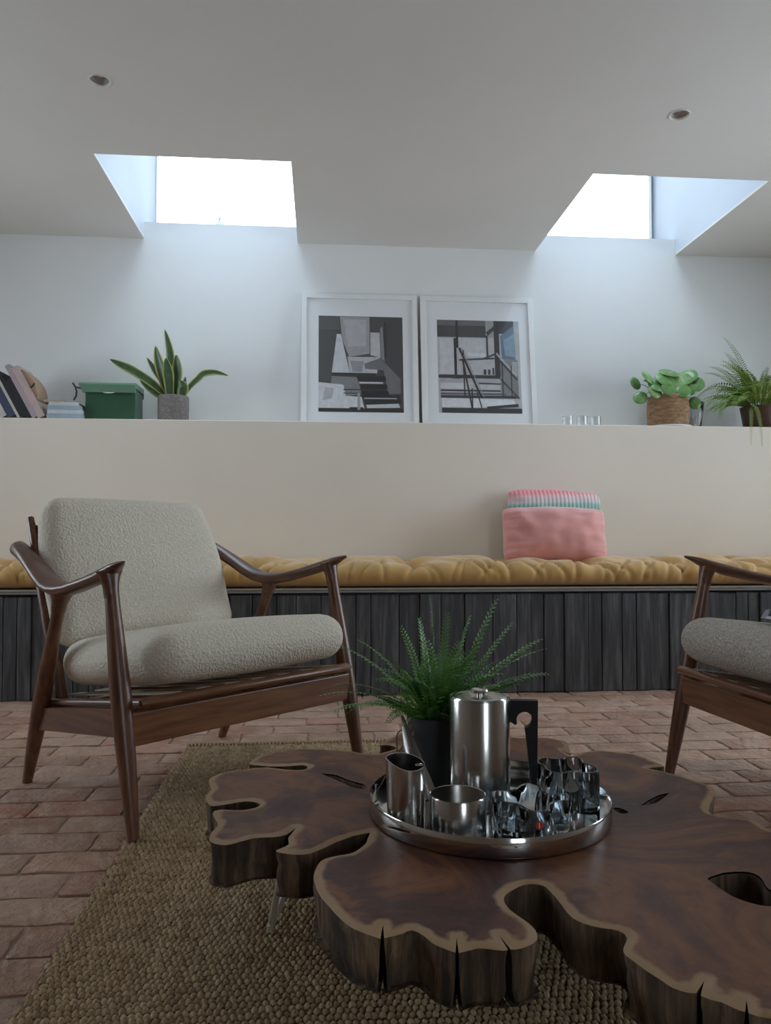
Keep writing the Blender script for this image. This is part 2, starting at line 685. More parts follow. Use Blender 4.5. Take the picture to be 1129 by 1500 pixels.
for i, (px, py, d) in enumerate(seen[:300]):
    o = bpy.data.objects.new('brick', variants[random.randrange(7)][0])
    COL.objects.link(o)
    o.parent = floor
    o.location = (px, py, -0.0225 + random.uniform(-.0014, .0014))
    o.rotation_euler = (random.uniform(-.006, .006), random.uniform(-.004, .004), random.choice((0, PI)) + random.uniform(-.008, .008))
g = G()
pc = []
for (px, py, d) in rest:
    Vv, F = variants[random.randrange(7)][1:]
    dz = -0.0225 + random.uniform(-.0014, .0014)
    g.add([(p.x + px, p.y + py, p.z + dz) for p in Vv], F)
    pc += [random.random()] * len(Vv)
g.at['piece'] = pc
o = g.build('brick_paving', 'worn_brick', floor, smooth=True, auto=40)
o['kind'] = 'stuff'

# upper wall with the sills of the clerestory windows
g = G().box(X_L - .2, X_R + .2, Y_UP, Y_UP + 0.32, 0, Z_CEIL + .02)
for a, b in SKY:
    g.box(a, b, Y_UP, Y_UP + 0.32, Z_CEIL + .02, Z_SILL)
struct(g.build('wall_back', 'upper_plaster'))
# half wall with the ledge
g = G().bbox(X_L, X_R, Y_LOW, Y_UP, 0.0, Z_SHELF, 0.004)
struct(g.build('wall_ledge', 'lower_plaster'))
for nm, wn, xa, xb_, (sy0, sy1, sz0, sz1) in (('wall_left', 'window_5', X_L - .2, X_L, LEFTW), ('wall_right', 'window_4', X_R, X_R + .2, SIDEW)):
    g = G().box(xa, xb_, Y_REAR - .2, sy0, -.1, Z_CEIL + .02).box(xa, xb_, sy1, 4.3, -.1, Z_CEIL + .02)
    g.box(xa, xb_, sy0, sy1, -.1, sz0).box(xa, xb_, sy0, sy1, sz1, Z_CEIL + .02)
    struct(g.build(nm, 'side_plaster'))
    g = G()
    xm = (xa + xb_) / 2
    for (ya, yb, za, zb) in ((sy0, sy0 + .05, sz0, sz1), (sy1 - .05, sy1, sz0, sz1), (sy0, sy1, sz0, sz0 + .05), (sy0, sy1, sz1 - .05, sz1), ((sy0 + sy1) / 2 - .025, (sy0 + sy1) / 2 + .025, sz0, sz1)):
        g.box(xm - .03, xm + .03, ya, yb, za, zb)
    win = struct(g.build(wn, 'white_frame'))
    G().box(xm - .005, xm + .005, sy0 + .05, sy1 - .05, sz0 + .05, sz1 - .05).build('pane', 'window_glass', win)
g = G()
x0, x1, z0, z1 = REARW
for bx in ((X_L, x0, 0, Z_CEIL), (x1, X_R, 0, Z_CEIL), (x0, x1, 0, z0), (x0, x1, z1, Z_CEIL + .02)):
    g.box(bx[0], bx[1], Y_REAR - .2, Y_REAR, bx[2], bx[3])
struct(g.build('wall_front', 'side_plaster'))

# ceiling: slab with two roof light openings and two lamp holes
LAMPS = [(-0.726, 2.551), (1.264, 2.590)]
LR = 0.034
outer = [(X_L - .2, Y_REAR - .2), (X_R + .2, Y_REAR - .2), (X_R + .2, 4.35), (X_L - .2, 4.35)]
sky_holes = [[(a, SKY_Y0), (b, SKY_Y0), (b, SKY_Y1 + .06), (a, SKY_Y1 + .06)] for a, b in SKY]
big_holes = [[(a - .04, SKY_Y0 - .04), (b + .04, SKY_Y0 - .04), (b + .04, SKY_Y1 + .1), (a - .04, SKY_Y1 + .1)] for a, b in SKY]
lamp_holes = [[(x + LR * math.cos(2 * PI * k / 28), y + LR * math.sin(2 * PI * k / 28)) for k in range(28)] for x, y in LAMPS]
g = G()
# plasterboard layer with every opening, and the solid roof above it
for hl, za, zb in ((sky_holes + lamp_holes, Z_CEIL, Z_CEIL + .012), (big_holes, Z_CEIL + .07, Z_CEIL + .2)):
    pts, tris = triangulate(outer, hl)
    g.add([(x, y, za) for x, y in pts], [t[::-1] for t in tris])
    g.add([(x, y, zb) for x, y in pts], tris)
    for lp in [outer] + hl:
        n = len(lp)
        V = [(x, y, z) for z in (za, zb) for x, y in lp]
        g.add(V, [(i, (i + 1) % n, n + (i + 1) % n, n + i) for i in range(n)])
g.add([(x, y, z) for z in (Z_CEIL, Z_CEIL + .2) for x, y in outer], [(i, (i + 1) % 4, 4 + (i + 1) % 4, 4 + i) for i in range(4)])
ceiling = struct(g.build('ceiling', 'ceiling_paint'))

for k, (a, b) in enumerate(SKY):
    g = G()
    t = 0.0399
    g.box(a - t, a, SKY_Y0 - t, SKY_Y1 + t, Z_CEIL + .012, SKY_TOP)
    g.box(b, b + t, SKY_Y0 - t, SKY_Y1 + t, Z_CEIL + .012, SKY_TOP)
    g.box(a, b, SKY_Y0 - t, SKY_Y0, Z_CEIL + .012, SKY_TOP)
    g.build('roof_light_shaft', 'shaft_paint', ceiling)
    win = bpy.data.objects.new('window_%d' % (k + 1), None)
    COL.objects.link(win)
    win.location = ((a + b) / 2, SKY_Y1, Z_SILL)
    struct(win)
    hw = (b - a) / 2
    H = SKY_TOP - Z_SILL
    g = G()
    fw = 0.012 if k else 0.005
    g.box(-hw, -hw + fw, 0, .05, 0, H).box(hw - fw, hw, 0, .05, 0, H)
    g.box(-hw + fw, hw - fw, 0, .05, H - .03, H).box(-hw + fw, hw - fw, 0.0, .05, -0.01, .012)
    g.box(-hw - .06, hw + .06, SKY_Y0 - SKY_Y1 - .06, SKY_Y0 - SKY_Y1 + .01, H, H + .04)
    g.box(-hw - .06, hw + .06, .0, .07, H, H + .04)
    g.build('window_frame', 'grey_metal' if k else 'white_frame', win)
    G().box(-hw + fw, hw - fw, .022, .028, .012, H - .03).build('pane', 'window_glass', win)
    if GLASS_ROOF:
        G().box(-hw - .05, hw + .05, SKY_Y0 - SKY_Y1, .0, H + .012, H + .02).build('roof_pane', 'opal_glass', win)
    else:
        G().box(a - .06, b + .06, SKY_Y0 - .06, SKY_Y1 + .08, SKY_TOP, SKY_TOP + .06).build('roof_light_lid', 'shaft_paint', ceiling)
    if k == 0:
        # small catch on the lower edge of the frame
        g = G().bbox(-0.065, -0.020, -.022, -.002, 0.012, .112, .003)
        g.tube([(-.043, -.013, .110), (-.043, -.016, .122), (-.040, -.02, .134)], [.008, .006, .009], 8)
        g.build('catch', 'white_frame', win, True, auto=40)
# rear window
win = struct(G().box(x0, x0 + .05, Y_REAR - .12, Y_REAR - .06, z0, z1).box(x1 - .05, x1, Y_REAR - .12, Y_REAR - .06, z0, z1)
             .box(x0, x1, Y_REAR - .12, Y_REAR - .06, z0, z0 + .05).box(x0, x1, Y_REAR - .12, Y_REAR - .06, z1 - .05, z1)
             .box((x0 + x1) / 2 - .025, (x0 + x1) / 2 + .025, Y_REAR - .12, Y_REAR - .06, z0, z1).build('window_3', 'white_frame'))
G().box(x0 + .05, x1 - .05, Y_REAR - .095, Y_REAR - .085, z0 + .05, z1 - .05).build('pane', 'window_glass', win)

# recessed lamps in the ceiling
for i, (x, y) in enumerate(LAMPS):
    t = thing('recessed_lamp', ['unlit round recessed spotlight in ceiling above the boucle armchair', 'unlit round recessed spotlight in ceiling in front of bare-barred rooflight'][i].replace('bare-barred rooflight', 'rooflight with dark bar'), 'lamp', (x, y, Z_CEIL), 0, 'recessed ceiling spotlights')
    G().lathe([(LR - .001, .002), (LR + .004, .0), (LR + .004, -.002), (LR, -.003), (LR - .003, -.001), (LR - .003, .05), (LR - .001, .05)], 32, close=True).build('trim_ring', 'ceiling_paint', t, True, auto=35)
    G().lathe([(LR - .004, .004), (LR - .007, .022), (LR - .014, .03), (.002, .034), (.002, .037), (LR - .012, .034), (LR - .004, .026)], 32, close=True).build('reflector', 'downlight_inner', t, True)
    G().lathe([(.011, .030), (.011, .018), (.009, .016)], 20).build('bulb', 'wax', t, True, auto=35)

# ------------------------------------------------------------------ bench
bench = thing('bench', 'long built-in bench clad in dark weathered vertical boards', 'bench', (0, Y_BENCH, 0))
BX0, BX1 = X_L + .002, X_R - .002
G().box(BX0, BX1, .03, Y_LOW - Y_BENCH - .025, 0.0, Z_SEAT - .014).build('core', 'charred_board', bench)
random.seed(11)
x = BX0
while x < BX1 - .02:
    wd = random.choice((.052, .06, .075, .085, .10, .115, .065))
    if x + wd > BX1 - .03:
        wd = BX1 - x
    dy = random.uniform(0, .011)
    g = G().bbox(-wd / 2 + .0012, wd / 2 - .0012, dy, .03, 0.0, Z_SEAT - .016 - random.random() * .004, .003)
    o = g.build('plank', 'charred_board', bench, loc=(x + wd / 2, 0, 0))
    x += wd
G().bbox(BX0, BX1, -.006, Y_LOW - Y_BENCH - .025, Z_SEAT - .009, Z_SEAT, .002).build('seat_board', 'seat_slab', bench)

# mustard futon along the bench
fut = thing('bench_mattress', 'long mustard yellow tufted mattress lying along the bench', 'mattress', (0, Y_BENCH, Z_SEAT))
G().bbox(BX0 + .02, BX1 - .02, -.002, .515, 0.001, .009, .003).build('underside', 'oat_canvas', fut)
NX, prof = 760, []
NP = 40
g = G()
V = []
DP = .505
random.seed(3)
tx = []
xx = BX0
while xx < BX1:
    tx.append(xx)
    xx += random.uniform(.30, .40)
folds = [(random.uniform(BX0, BX1), random.uniform(-.5, .5), random.uniform(.5, 1.0)) for _ in range(150)]
for i in range(NX + 1):
    X = BX0 + .02 + (BX1 - BX0 - .04) * i / NX
    dt = min(abs(X - q) for q in tx)
    crease = math.exp(-(dt / .030) ** 2)
    for j in range(NP + 1):
        s_ = j / NP
        # closed D-shaped section: bottom front -> front bulge -> top -> back
        if s_ < 0.40:
            a = s_ / 0.40
            ang = -PI / 2 + PI * a
            yy = 0.055 - 0.068 * math.cos(ang) * (1.0)
            zz = 0.063 + 0.050 * math.sin(ang)
        else:
            a = (s_ - 0.40) / 0.60
            yy = 0.055 + (DP - .055) * a
            zz = 0.113 + 0.012 * math.sin(a * PI)
            if a > .9:
                zz -= .03 * ((a - .9) / .1) ** 2
        top = max(0.0, min(1.0, (s_ - .12) / .3))
        am = max(0, s_ - .06)
        nz = noise.noise(Vector((X * 5.5, yy * 7, 1.3))) * .014 + noise.noise(Vector((X * 15 + yy * 10, yy * 6, 7.7))) * .0085
        wr = 0
        for fx, sl, st in folds:
            ddx = X - fx - sl * (yy + zz - .1)
            if abs(ddx) < .05:
                wr -= st * .019 * math.exp(-(ddx / .010) ** 2) * math.exp(-((yy - .03) / .10) ** 2)
        tuft = 0
        for ty in (.15, .37):
            tuft -= .048 * math.exp(-(dt / .045) ** 2 - ((yy - ty) / .05) ** 2) * (1 if s_ > .38 else 0)
        off = top * nz * 1.2 + wr * min(1, am * 5)
        cz = -crease * .018 * top * (0.45 + .55 * abs(math.cos(yy * 14)))
        if s_ < .40:
            ang = -PI / 2 + PI * (s_ / .40)
            yy -= math.cos(ang) * (off + cz)
            zz += math.sin(ang) * (off + cz) * (1 if s_ > .15 else 0)
        else:
            zz += off + cz + tuft
        V.append((X, yy, max(.014, zz)))
W = NP + 1
F = [(i * W + j, (i + 1) * W + j, (i + 1) * W + j + 1, i * W + j + 1) for i in range(NX) for j in range(NP)]
F += [tuple(range(W)), tuple((NX * W + j) for j in range(W - 1, -1, -1))]
F += [(i * W, i * W + NP, (i + 1) * W + NP, (i + 1) * W) for i in range(NX)]
g.add(V, F)
g.build('cover', 'mustard', fut, True, auto=75)
for q in tx[1:]:
    for ty in (.15, .37):
        if -1.5 < q < 2.4:
            G().lathe([(.010, .0), (.012, .004), (.008, .008), (.002, .009)], 12).build('tuft_button', 'mustard', fut, True, loc=(q, ty, .070))


# pillows
def pillow(name, wd, ht, th, seed, mat, loc, rot, label, ear=0.03, wr=.006):
    N = 34
    g = G()
    V = []
    ids = {}
    F = []
    for side in (-1, 1):
        for i in range(N + 1):
            for j in range(N + 1):
                u, v_ = -1 + 2 * i / N, -1 + 2 * j / N
                u = math.sin(u * PI / 2) * .6 + u * .4
                v_ = math.sin(v_ * PI / 2) * .6 + v_ * .4
                e = (1 - abs(u) ** 2.6) * (1 - abs(v_) ** 2.6)
                t = th / 2 * max(0, e) ** .55
                cr = (max(0, abs(u) - .72) / .28 * max(0, abs(v_) - .6) / .4) ** 1.6 * .055
                # edges bow in between the corners
                X = wd / 2 * u * (1 - ear * (1 - v_ * v_) - cr)
                Z = ht / 2 * v_ * (1 - ear * 1.5 * (1 - u * u) * 0 - cr * 1.5) + ht * .012 * math.cos(u * 4)
                edge = max(abs(u), abs(v_))
                n_ = noise.noise(Vector((X * 16 + seed, Z * 16, side * 3.0))) * wr * 2
                ew = noise.noise(Vector((X * 10 + seed * 2, Z * 60, side * 2.0))) * wr * 3.2 * abs(u) ** 2.5
                t2 = t + (n_ + ew) * min(1, t / (th * .25))
                k = (i, j) if (i in (0, N) or j in (0, N)) else (i, j, side)
                if k not in ids:
                    ids[k] = len(V)
                    V.append((X, side * t2, Z))
        for i in range(N):
            for j in range(N):
                q = []
                for a, b in ((i, j), (i + 1, j), (i + 1, j + 1), (i, j + 1)):
                    q.append(ids[(a, b) if (a in (0, N) or b in (0, N)) else (a, b, side)])
                F.append(tuple(q if side < 0 else q[::-1]))
    g.add(V, F)
    o = g.build(name, mat, None, True, loc=loc)
    o.rotation_euler = rot
    return tag(o, label, 'pillow')


P_PINK = pillow('pillow', .475, .252, .165, 1.0, 'pink_velvet', (1.045, 3.385, Z_SEAT + .118 + .107), (R(-12), R(.6), R(-2)), 'plain pink velvet pillow standing in front of the striped one', .02, .007)
P_KNIT = pillow('pillow', .455, .34, .11, 5.0, 'ribbed_knit', (1.092, 3.535, Z_SEAT + .118 + .148), (R(-9), R(2.6), R(-1)), 'pink and green ribbed pillow behind the plain velvet one', .03, .003)

# ------------------------------------------------------------------ things on the ledge
SH = Z_SHELF


def book(x_bottom, lean, th, ht, dp, y, cover, label, name='book'):
    """upright book leaning to the left; x_bottom is the lower left edge"""
    t = thing(name, label, 'book', (x_bottom, y, SH), 0, 'books leaning on the ledge')
    t.rotation_euler = (0, -R(lean), 0)
    c = .0022
    g = G().bbox(0, c, 0, dp, 0, ht, .0006).bbox(th - c, th, 0, dp, 0, ht, .0006).bbox(0, th, -.002, .003, 0, ht, .001)
    g.build('cover', cover, t)
    G().box(c, th - c, .003, dp - .004, .003, ht - .003).build('page_block', 'paper', t)
    return t


xb = -1.464
for th, ht, dp, cover, lb in ((.030, .20, .15, 'book_cream', 'cream book at the foot of the leaning row, beside the navy one'),
                              (.036, .215, .16, 'book_navy', 'dark navy book leaning beside a thin cream one'),
                              (.012, .235, .15, 'book_cream', 'thin cream book leaning between navy and black books'),
                              (.019, .235, .16, 'book_black', 'taller thin black book leaning against the thin cream one'),
                              (.026, .195, .15, 'book_black', 'shorter thick black book leaning against the lilac one'),
                              (.022, .272, .17, 'book_lilac', 'tall lilac book leaning between black and pale pink books'),
                              (.032, .262, .17, 'book_pink', 'pale pink book leaning beside the curved tan notebook')):
    book(xb, 28, th, ht, dp, 3.652, cover, lb)
    xb += th / math.cos(R(28)) + .0004
# soft tan notebook draped over the row
t = thing('notebook', 'tan softcover notebook with curved cover at the end of row', 'book', (-1.263, 3.658, SH), 0, 'books leaning on the ledge')
t.rotation_euler = (0, -R(28), 0)
g = G()
V, F = [], []
for i in range(15):
    a = i / 14
    zz = .10 + .155 * a
    bow = .022 * math.sin(a * PI) ** .8
    for yy in (0, .14):
        V += [(.001 - .004 * a, yy, zz), (.006 + bow, yy, zz)]
for i in range(14):
    o = i * 4
    F += [(o, o + 1, o + 5, o + 4), (o + 2, o + 6, o + 7, o + 3), (o + 1, o + 3, o + 7, o + 5), (o, o + 4, o + 6, o + 2)]
F += [(0, 2, 3, 1), (56, 57, 59, 58)]
g.add(V, F)
g.build('cover', 'book_tan', t, True, auto=40)
G().tube([(.004, -.002, .16), (.018, -.004, .165), (.03, -.003, .172)], .003, 6).build('ribbon', 'strap', t, True)

z = SH
for i, (xa, xb, th, dp, mt, lb) in enumerate([(-1.262, -1.098, .024, .16, 'book_grey', 'grey-blue book lying at the bottom of the flat stack'),
                                             (-1.258, -1.10, .018, .155, 'book_pale', 'pale book lying second from the bottom of the flat stack'),
                                             (-1.256, -1.108, .020, .15, 'book_grey', 'grey-blue book lying under the thin beige one'),
                                             (-1.252, -1.12, .016, .15, 'book_pale', 'pale book lying directly beneath the small beige booklet'),
                                             (-1.275, -1.195, .012, .12, 'book_beige', 'small thin beige booklet on top of the flat stack')]):
    if i == 2:
        lb = 'grey-blue book lying third from the bottom of the flat stack'
    t = thing('book', lb, 'book', ((xa + xb) / 2, 3.655, z), R((-1.5, 1, -.5, 1.5, -2)[i]), 'books lying flat on the ledge')
    hw = (xb - xa) / 2
    c = .002
    G().bbox(-hw, hw, 0, dp, 0, c, .0006).bbox(-hw, hw, 0, dp, th - c, th, .0006).bbox(-hw, hw, -.003, .002, 0, th, .001).build('cover', mt, t)
    G().box(-hw + .003, hw - .003, .002, dp - .003, c, th - c).build('page_block', 'paper', t)
    z += th

# green lidded box with a strap
t = thing('lidded_box', 'dark green box with paler folded lid and dark strap', 'box', (-0.987, 3.675, SH))
G().bbox(-.112, .118, .006, .16, 0, .15, .004).build('body', 'green_enamel', t)
g = G()
pr = [(-.014, .128), (-.016, .165), (-.008, .174), (.0, .176), (.165, .176), (.168, .128), (.160, .128), (.158, .151), (.005, .151), (.0, .128)]
n = len(pr)
V = [(x, y, z_) for x in (-.136, .122) for y, z_ in pr]
V[0:n] = [(x + (.02 if z_ < .14 else 0), y, z_) for x, y, z_ in V[0:n]]
F = [(i, (i + 1) % n, n + (i + 1) % n, n + i) for i in range(n)]
F += [(0, 9, 1), (1, 9, 8, 3, 2), (3, 8, 7, 4), (4, 7, 6, 5)]
F += [tuple(q + n for q in f[::-1]) for f in [(0, 9, 1), (1, 9, 8, 3, 2), (3, 8, 7, 4), (4, 7, 6, 5)]]
g.add(V, F)
g.build('lid', 'green_lid', t, True, auto=30)
g = G()
V = [(-.026, -.0165, .129), (.030, -.0165, .129)]
for k in range(9):
    a = PI * k / 8
    V.append((.002 + .028 * math.cos(a), -.0165, .130 - .007 * math.sin(a)))
V2 = [(x, y + .004, z_) for x, y, z_ in V]
m_ = len(V)
g.add(V + V2, [(0, 1) + tuple(range(2, m_)), tuple(range(2 * m_ - 1, m_ + 1, -1)) + (m_ + 1, m_)] + [(i, i + 1, m_ + i + 1, m_ + i) for i in range(2, m_ - 1)])
g.build('finger_tab', 'paper', t)
g = G().tube([(-.166, .0, .172), (-.160, -.002, .165), (-.152, -.004, .152), (-.146, -.005, .132), (-.148, -.005, .112), (-.155, -.004, .098), (-.160, -.003, .09)], [.004, .005, .0045, .004, .0045, .004, .003], 8)
g.tube([(-.152, -.003, .154), (-.14, -.002, .150), (-.12, 0, .145)], .0035, 8)
g.build('strap', 'strap', t, True)


def snake_blade(base, pts, wmax, parent, seed):
    """leaf blade along pts (local), V-folded, with pale margin"""
    g = G()
    P = [Vector(p) for p in pts]
    # catmull-rom resample
    Q = []
    n = len(P)
    for i in range(n - 1):
        p0, p1, p2, p3 = P[max(i - 1, 0)], P[i], P[i + 1], P[min(i + 2, n - 1)]
        for k in range(6):
            tt = k / 6
            Q.append(0.5 * ((2 * p1) + (p2 - p0) * tt + (2 * p0 - 5 * p1 + 4 * p2 - p3) * tt ** 2 + (3 * p1 - p0 - 3 * p2 + p3) * tt ** 3))
    Q.append(P[-1])
    V, F, ed = [], [], []
    m_ = len(Q)
    face = Vector((math.cos(seed * 2.1) * .5, -1, 0.15)).normalized()
    for i, p in enumerate(Q):
        s_ = i / (m_ - 1)
        t = (Q[min(i + 1, m_ - 1)] - Q[max(i - 1, 0)]).normalized()
        sd = t.cross(face)
        if sd.length < .05:
            sd = t.cross(Vector((0, 0, 1)))
        sd.normalize()
        nn = sd.cross(t).normalized()
        wd = wmax * (0.55 + .45 * math.sin(min(1, s_ * 1.5) * PI / 2)) * (1 - max(0, (s_ - .45) / .55) ** 2.2) + .0008
        th = .0022
        for (u, q) in ((-1, .35), (-.75, .18), (0, 0), (.75, .18), (1, .35)):
            V.append(p + sd * (u * wd / 2) - nn * (q * wd * .45) * -1 + nn * th)
            ed.append(abs(u))
        for (u, q) in ((1, .35), (.75, .18), (0, 0), (-.75, .18), (-1, .35)):
            V.append(p + sd * (u * wd / 2) - nn * (q * wd * .45) * -1 - nn * th)
            ed.append(abs(u))
    for i in range(m_ - 1):
        for k in range(10):
            l = (k + 1) % 10
            F.append((i * 10 + k, i * 10 + l, i * 10 + 10 + l, i * 10 + 10 + k))
    F += [tuple(range(9, -1, -1)), tuple((m_ - 1) * 10 + k for k in range(10))]
    g.add(V, F)
    g.at['edge'] = ed
    return g.build('leaf', 'snake_leaf', parent, True)


PX = .00333      # metres per photo pixel at the ledge
t = thing('snake_plant', 'snake plant with upright striped leaves in grey knitted pot', 'plant', (-0.709, 3.765, SH))
pot = G().lathe([(.060, 0), (.068, .002), (.0725, .02), (.0735, .07), (.073, .125), (.070, .131), (.066, .129), (.065, .110), (.002, .108)], 40).build('pot', 'knit_pot', t, True, auto=50)
G().lathe([(.0655, .106), (.064, .113), (.03, .116), (.002, .117)], 24).build('soil', 'soil', t, True)
blades = [  # (pixel path from the photo's plant, converted to metres around the pot axis), width px, depth y
    ([(253, 575), (250, 530), (247, 500), (240, 470)], 12, .02),
    ([(250, 575), (243, 550), (234, 520), (228, 495)], 17, .01),
    ([(249, 575), (240, 550), (226, 530), (214, 511)], 10, .035),
    ([(246, 575), (228, 553), (200, 535), (180, 525), (166, 518)], 13, -.02),
    ([(246, 576), (236, 570), (222, 560), (209, 548)], 9, -.035),
    ([(250, 576), (249, 550), (247, 532), (245, 515)], 17, -.03),
    ([(259, 576), (260, 550), (261, 530), (259, 509)], 19, -.015),
    ([(263, 576), (265, 566), (268, 558), (271, 540)], 11, .0),
    ([(267, 576), (278, 556), (290, 544), (299, 536), (316, 534), (333, 538)], 11, -.01),
    ([(268, 577), (268, 566), (270, 556), (266, 548)], 15, -.04),
]
for i, (pp, wpx, dy) in enumerate(blades):
    pts = []
    for k, (px, py) in enumerate(pp):
        pts.append(((px - 254.5) * PX * (1 if k else .8), dy * (.6 + .5 * k / len(pp)), .105 + (577 - py) * PX))
    snake_blade(None, pts, wpx * PX, t, i * 1.3)


# framed prints leaning on the wall
def frame(x_c, wd, ht, label, prints, pw, ph, pdx, pdz, lean=8.2):
    a = R(lean)
    t = thing('framed_print', label, 'picture', (x_c, Y_UP - .006 - ht * math.sin(a) - .022 * math.cos(a), SH + .001), 0, 'framed prints leaning on the wall')
    t.rotation_euler = (-a, 0, 0)
    b, dp = .026, .024
    hw = wd / 2
    g = G()
    for (x0_, x1_, z0_, z1_) in ((-hw, -hw + b, 0, ht), (hw - b, hw, 0, ht), (-hw + b, hw - b, 0, b), (-hw + b, hw - b, ht - b, ht)):
        g.bbox(x0_, x1_, 0, dp, z0_, z1_, .0015)
    g.build('frame', 'white_frame', t)
    G().box(-hw + b, hw - b, .010, .014, b, ht - b).build('mat_board', 'mat_board', t)
    g = G()
    mats, mk = [], {}
    lift = .0097
    for k, (tone, poly) in enumerate([(prints[0], [(0, 0), (1, 0), (1, 1), (0, 1)])] + prints[1:]):
        key = tone if isinstance(tone, tuple) else (tone, tone, tone * 1.03)
        if key not in mk:
            mk[key] = len(mats)
            nm = 'print_tone_%s' % '_'.join('%02d' % int(c * 99) for c in key)
            if nm not in MATS:
                plain(nm, key, .7, .10, 40)
            mats.append(nm)
        V = [(pdx + (u - .5) * pw, lift - k * .00003, pdz + (1 - v_) * ph) for u, v_ in poly]
        g.add(V, [tuple(range(len(V)))], mk[key])
    g.build('print', mats, t)
    G().box(-hw + b, hw - b, .0045, .0065, b, ht - b).build('glazing', 'picture_glass', t)
    return t


def q(x0_, y0_, x1_, y1_):
    return [(x0_, y0_), (x1_, y0_), (x1_, y1_), (x0_, y1_)]


def N1(pts):
    return [((x - 133) / 367, (y - 95) / 435) for x, y in pts]


def N2(pts):
    return [((x - 654) / 374, (y - 110) / 428) for x, y in pts]


def line(x0_, y0_, x1_, y1_, w_):
    dx, dy = x1_ - x0_, y1_ - y0_
    l = math.hypot(dx, dy)
    a, b = -dy / l * w_ / 2, dx / l * w_ / 2
    return [(x0_ + a, y0_ + b), (x1_ + a, y1_ + b), (x1_ - a, y1_ - b), (x0_ - a, y0_ - b)]


pr1 = [.055,
       (.10, N1(q(133, 95, 225, 160))), (.075, N1([(133, 160), (215, 165), (190, 390), (133, 395)])),
       (.36, N1([(225, 97), (355, 97), (355, 265), (265, 282), (235, 200)])), (.46, N1([(240, 110), (340, 110), (340, 230), (262, 235)])),
       (.62, N1([(212, 178), (230, 178), (268, 358), (190, 355)])), (.55, N1([(358, 168), (398, 168), (402, 282), (358, 272)])),
       (.50, N1([(258, 282), (400, 280), (385, 356), (268, 356)])), (.30, N1([(270, 300), (330, 300), (320, 350), (280, 350)])),
       (.16, N1([(330, 312), (402, 285), (488, 380), (488, 445), (432, 448), (415, 340), (335, 335)])),
       (.07, N1([(360, 97), (462, 100), (392, 162), (360, 166)])), (.25, N1([(400, 150), (412, 140), (420, 300), (404, 285)])), (.03, N1(q(418, 115, 428, 290))),
       (.02, N1(q(190, 354, 380, 366))), (.22, N1([(190, 370), (300, 374), (318, 450), (250, 460), (240, 408), (186, 402)])),
       (.66, N1([(133, 398), (240, 408), (250, 458), (318, 462), (330, 514), (133, 514)])), (.45, N1([(160, 420), (200, 425), (190, 470), (150, 480)])),
       (.03, line(*N1([(240, 430)])[0], *N1([(420, 428)])[0], .012)), (.03, line(*N1([(240, 446)])[0], *N1([(330, 446)])[0], .010)),
       (.012, N1([(296, 368), (424, 368), (424, 392), (304, 394)])), (.012, N1([(312, 406), (428, 404), (432, 424), (320, 426)])),
       (.012, N1([(316, 434), (432, 432), (440, 452), (484, 452), (484, 464), (326, 466)])), (.012, N1([(328, 474), (486, 468), (492, 488), (336, 496)])),
       (.60, N1([(338, 497), (478, 490), (484, 508), (342, 512)])), (.55, N1(q(308, 394, 412, 402))), (.45, N1(q(330, 465, 470, 470))), (.02, N1(q(133, 513, 500, 530))), (.012, N1(q(266, 508, 325, 530))), (.35, N1(q(300, 445, 312, 520)))]
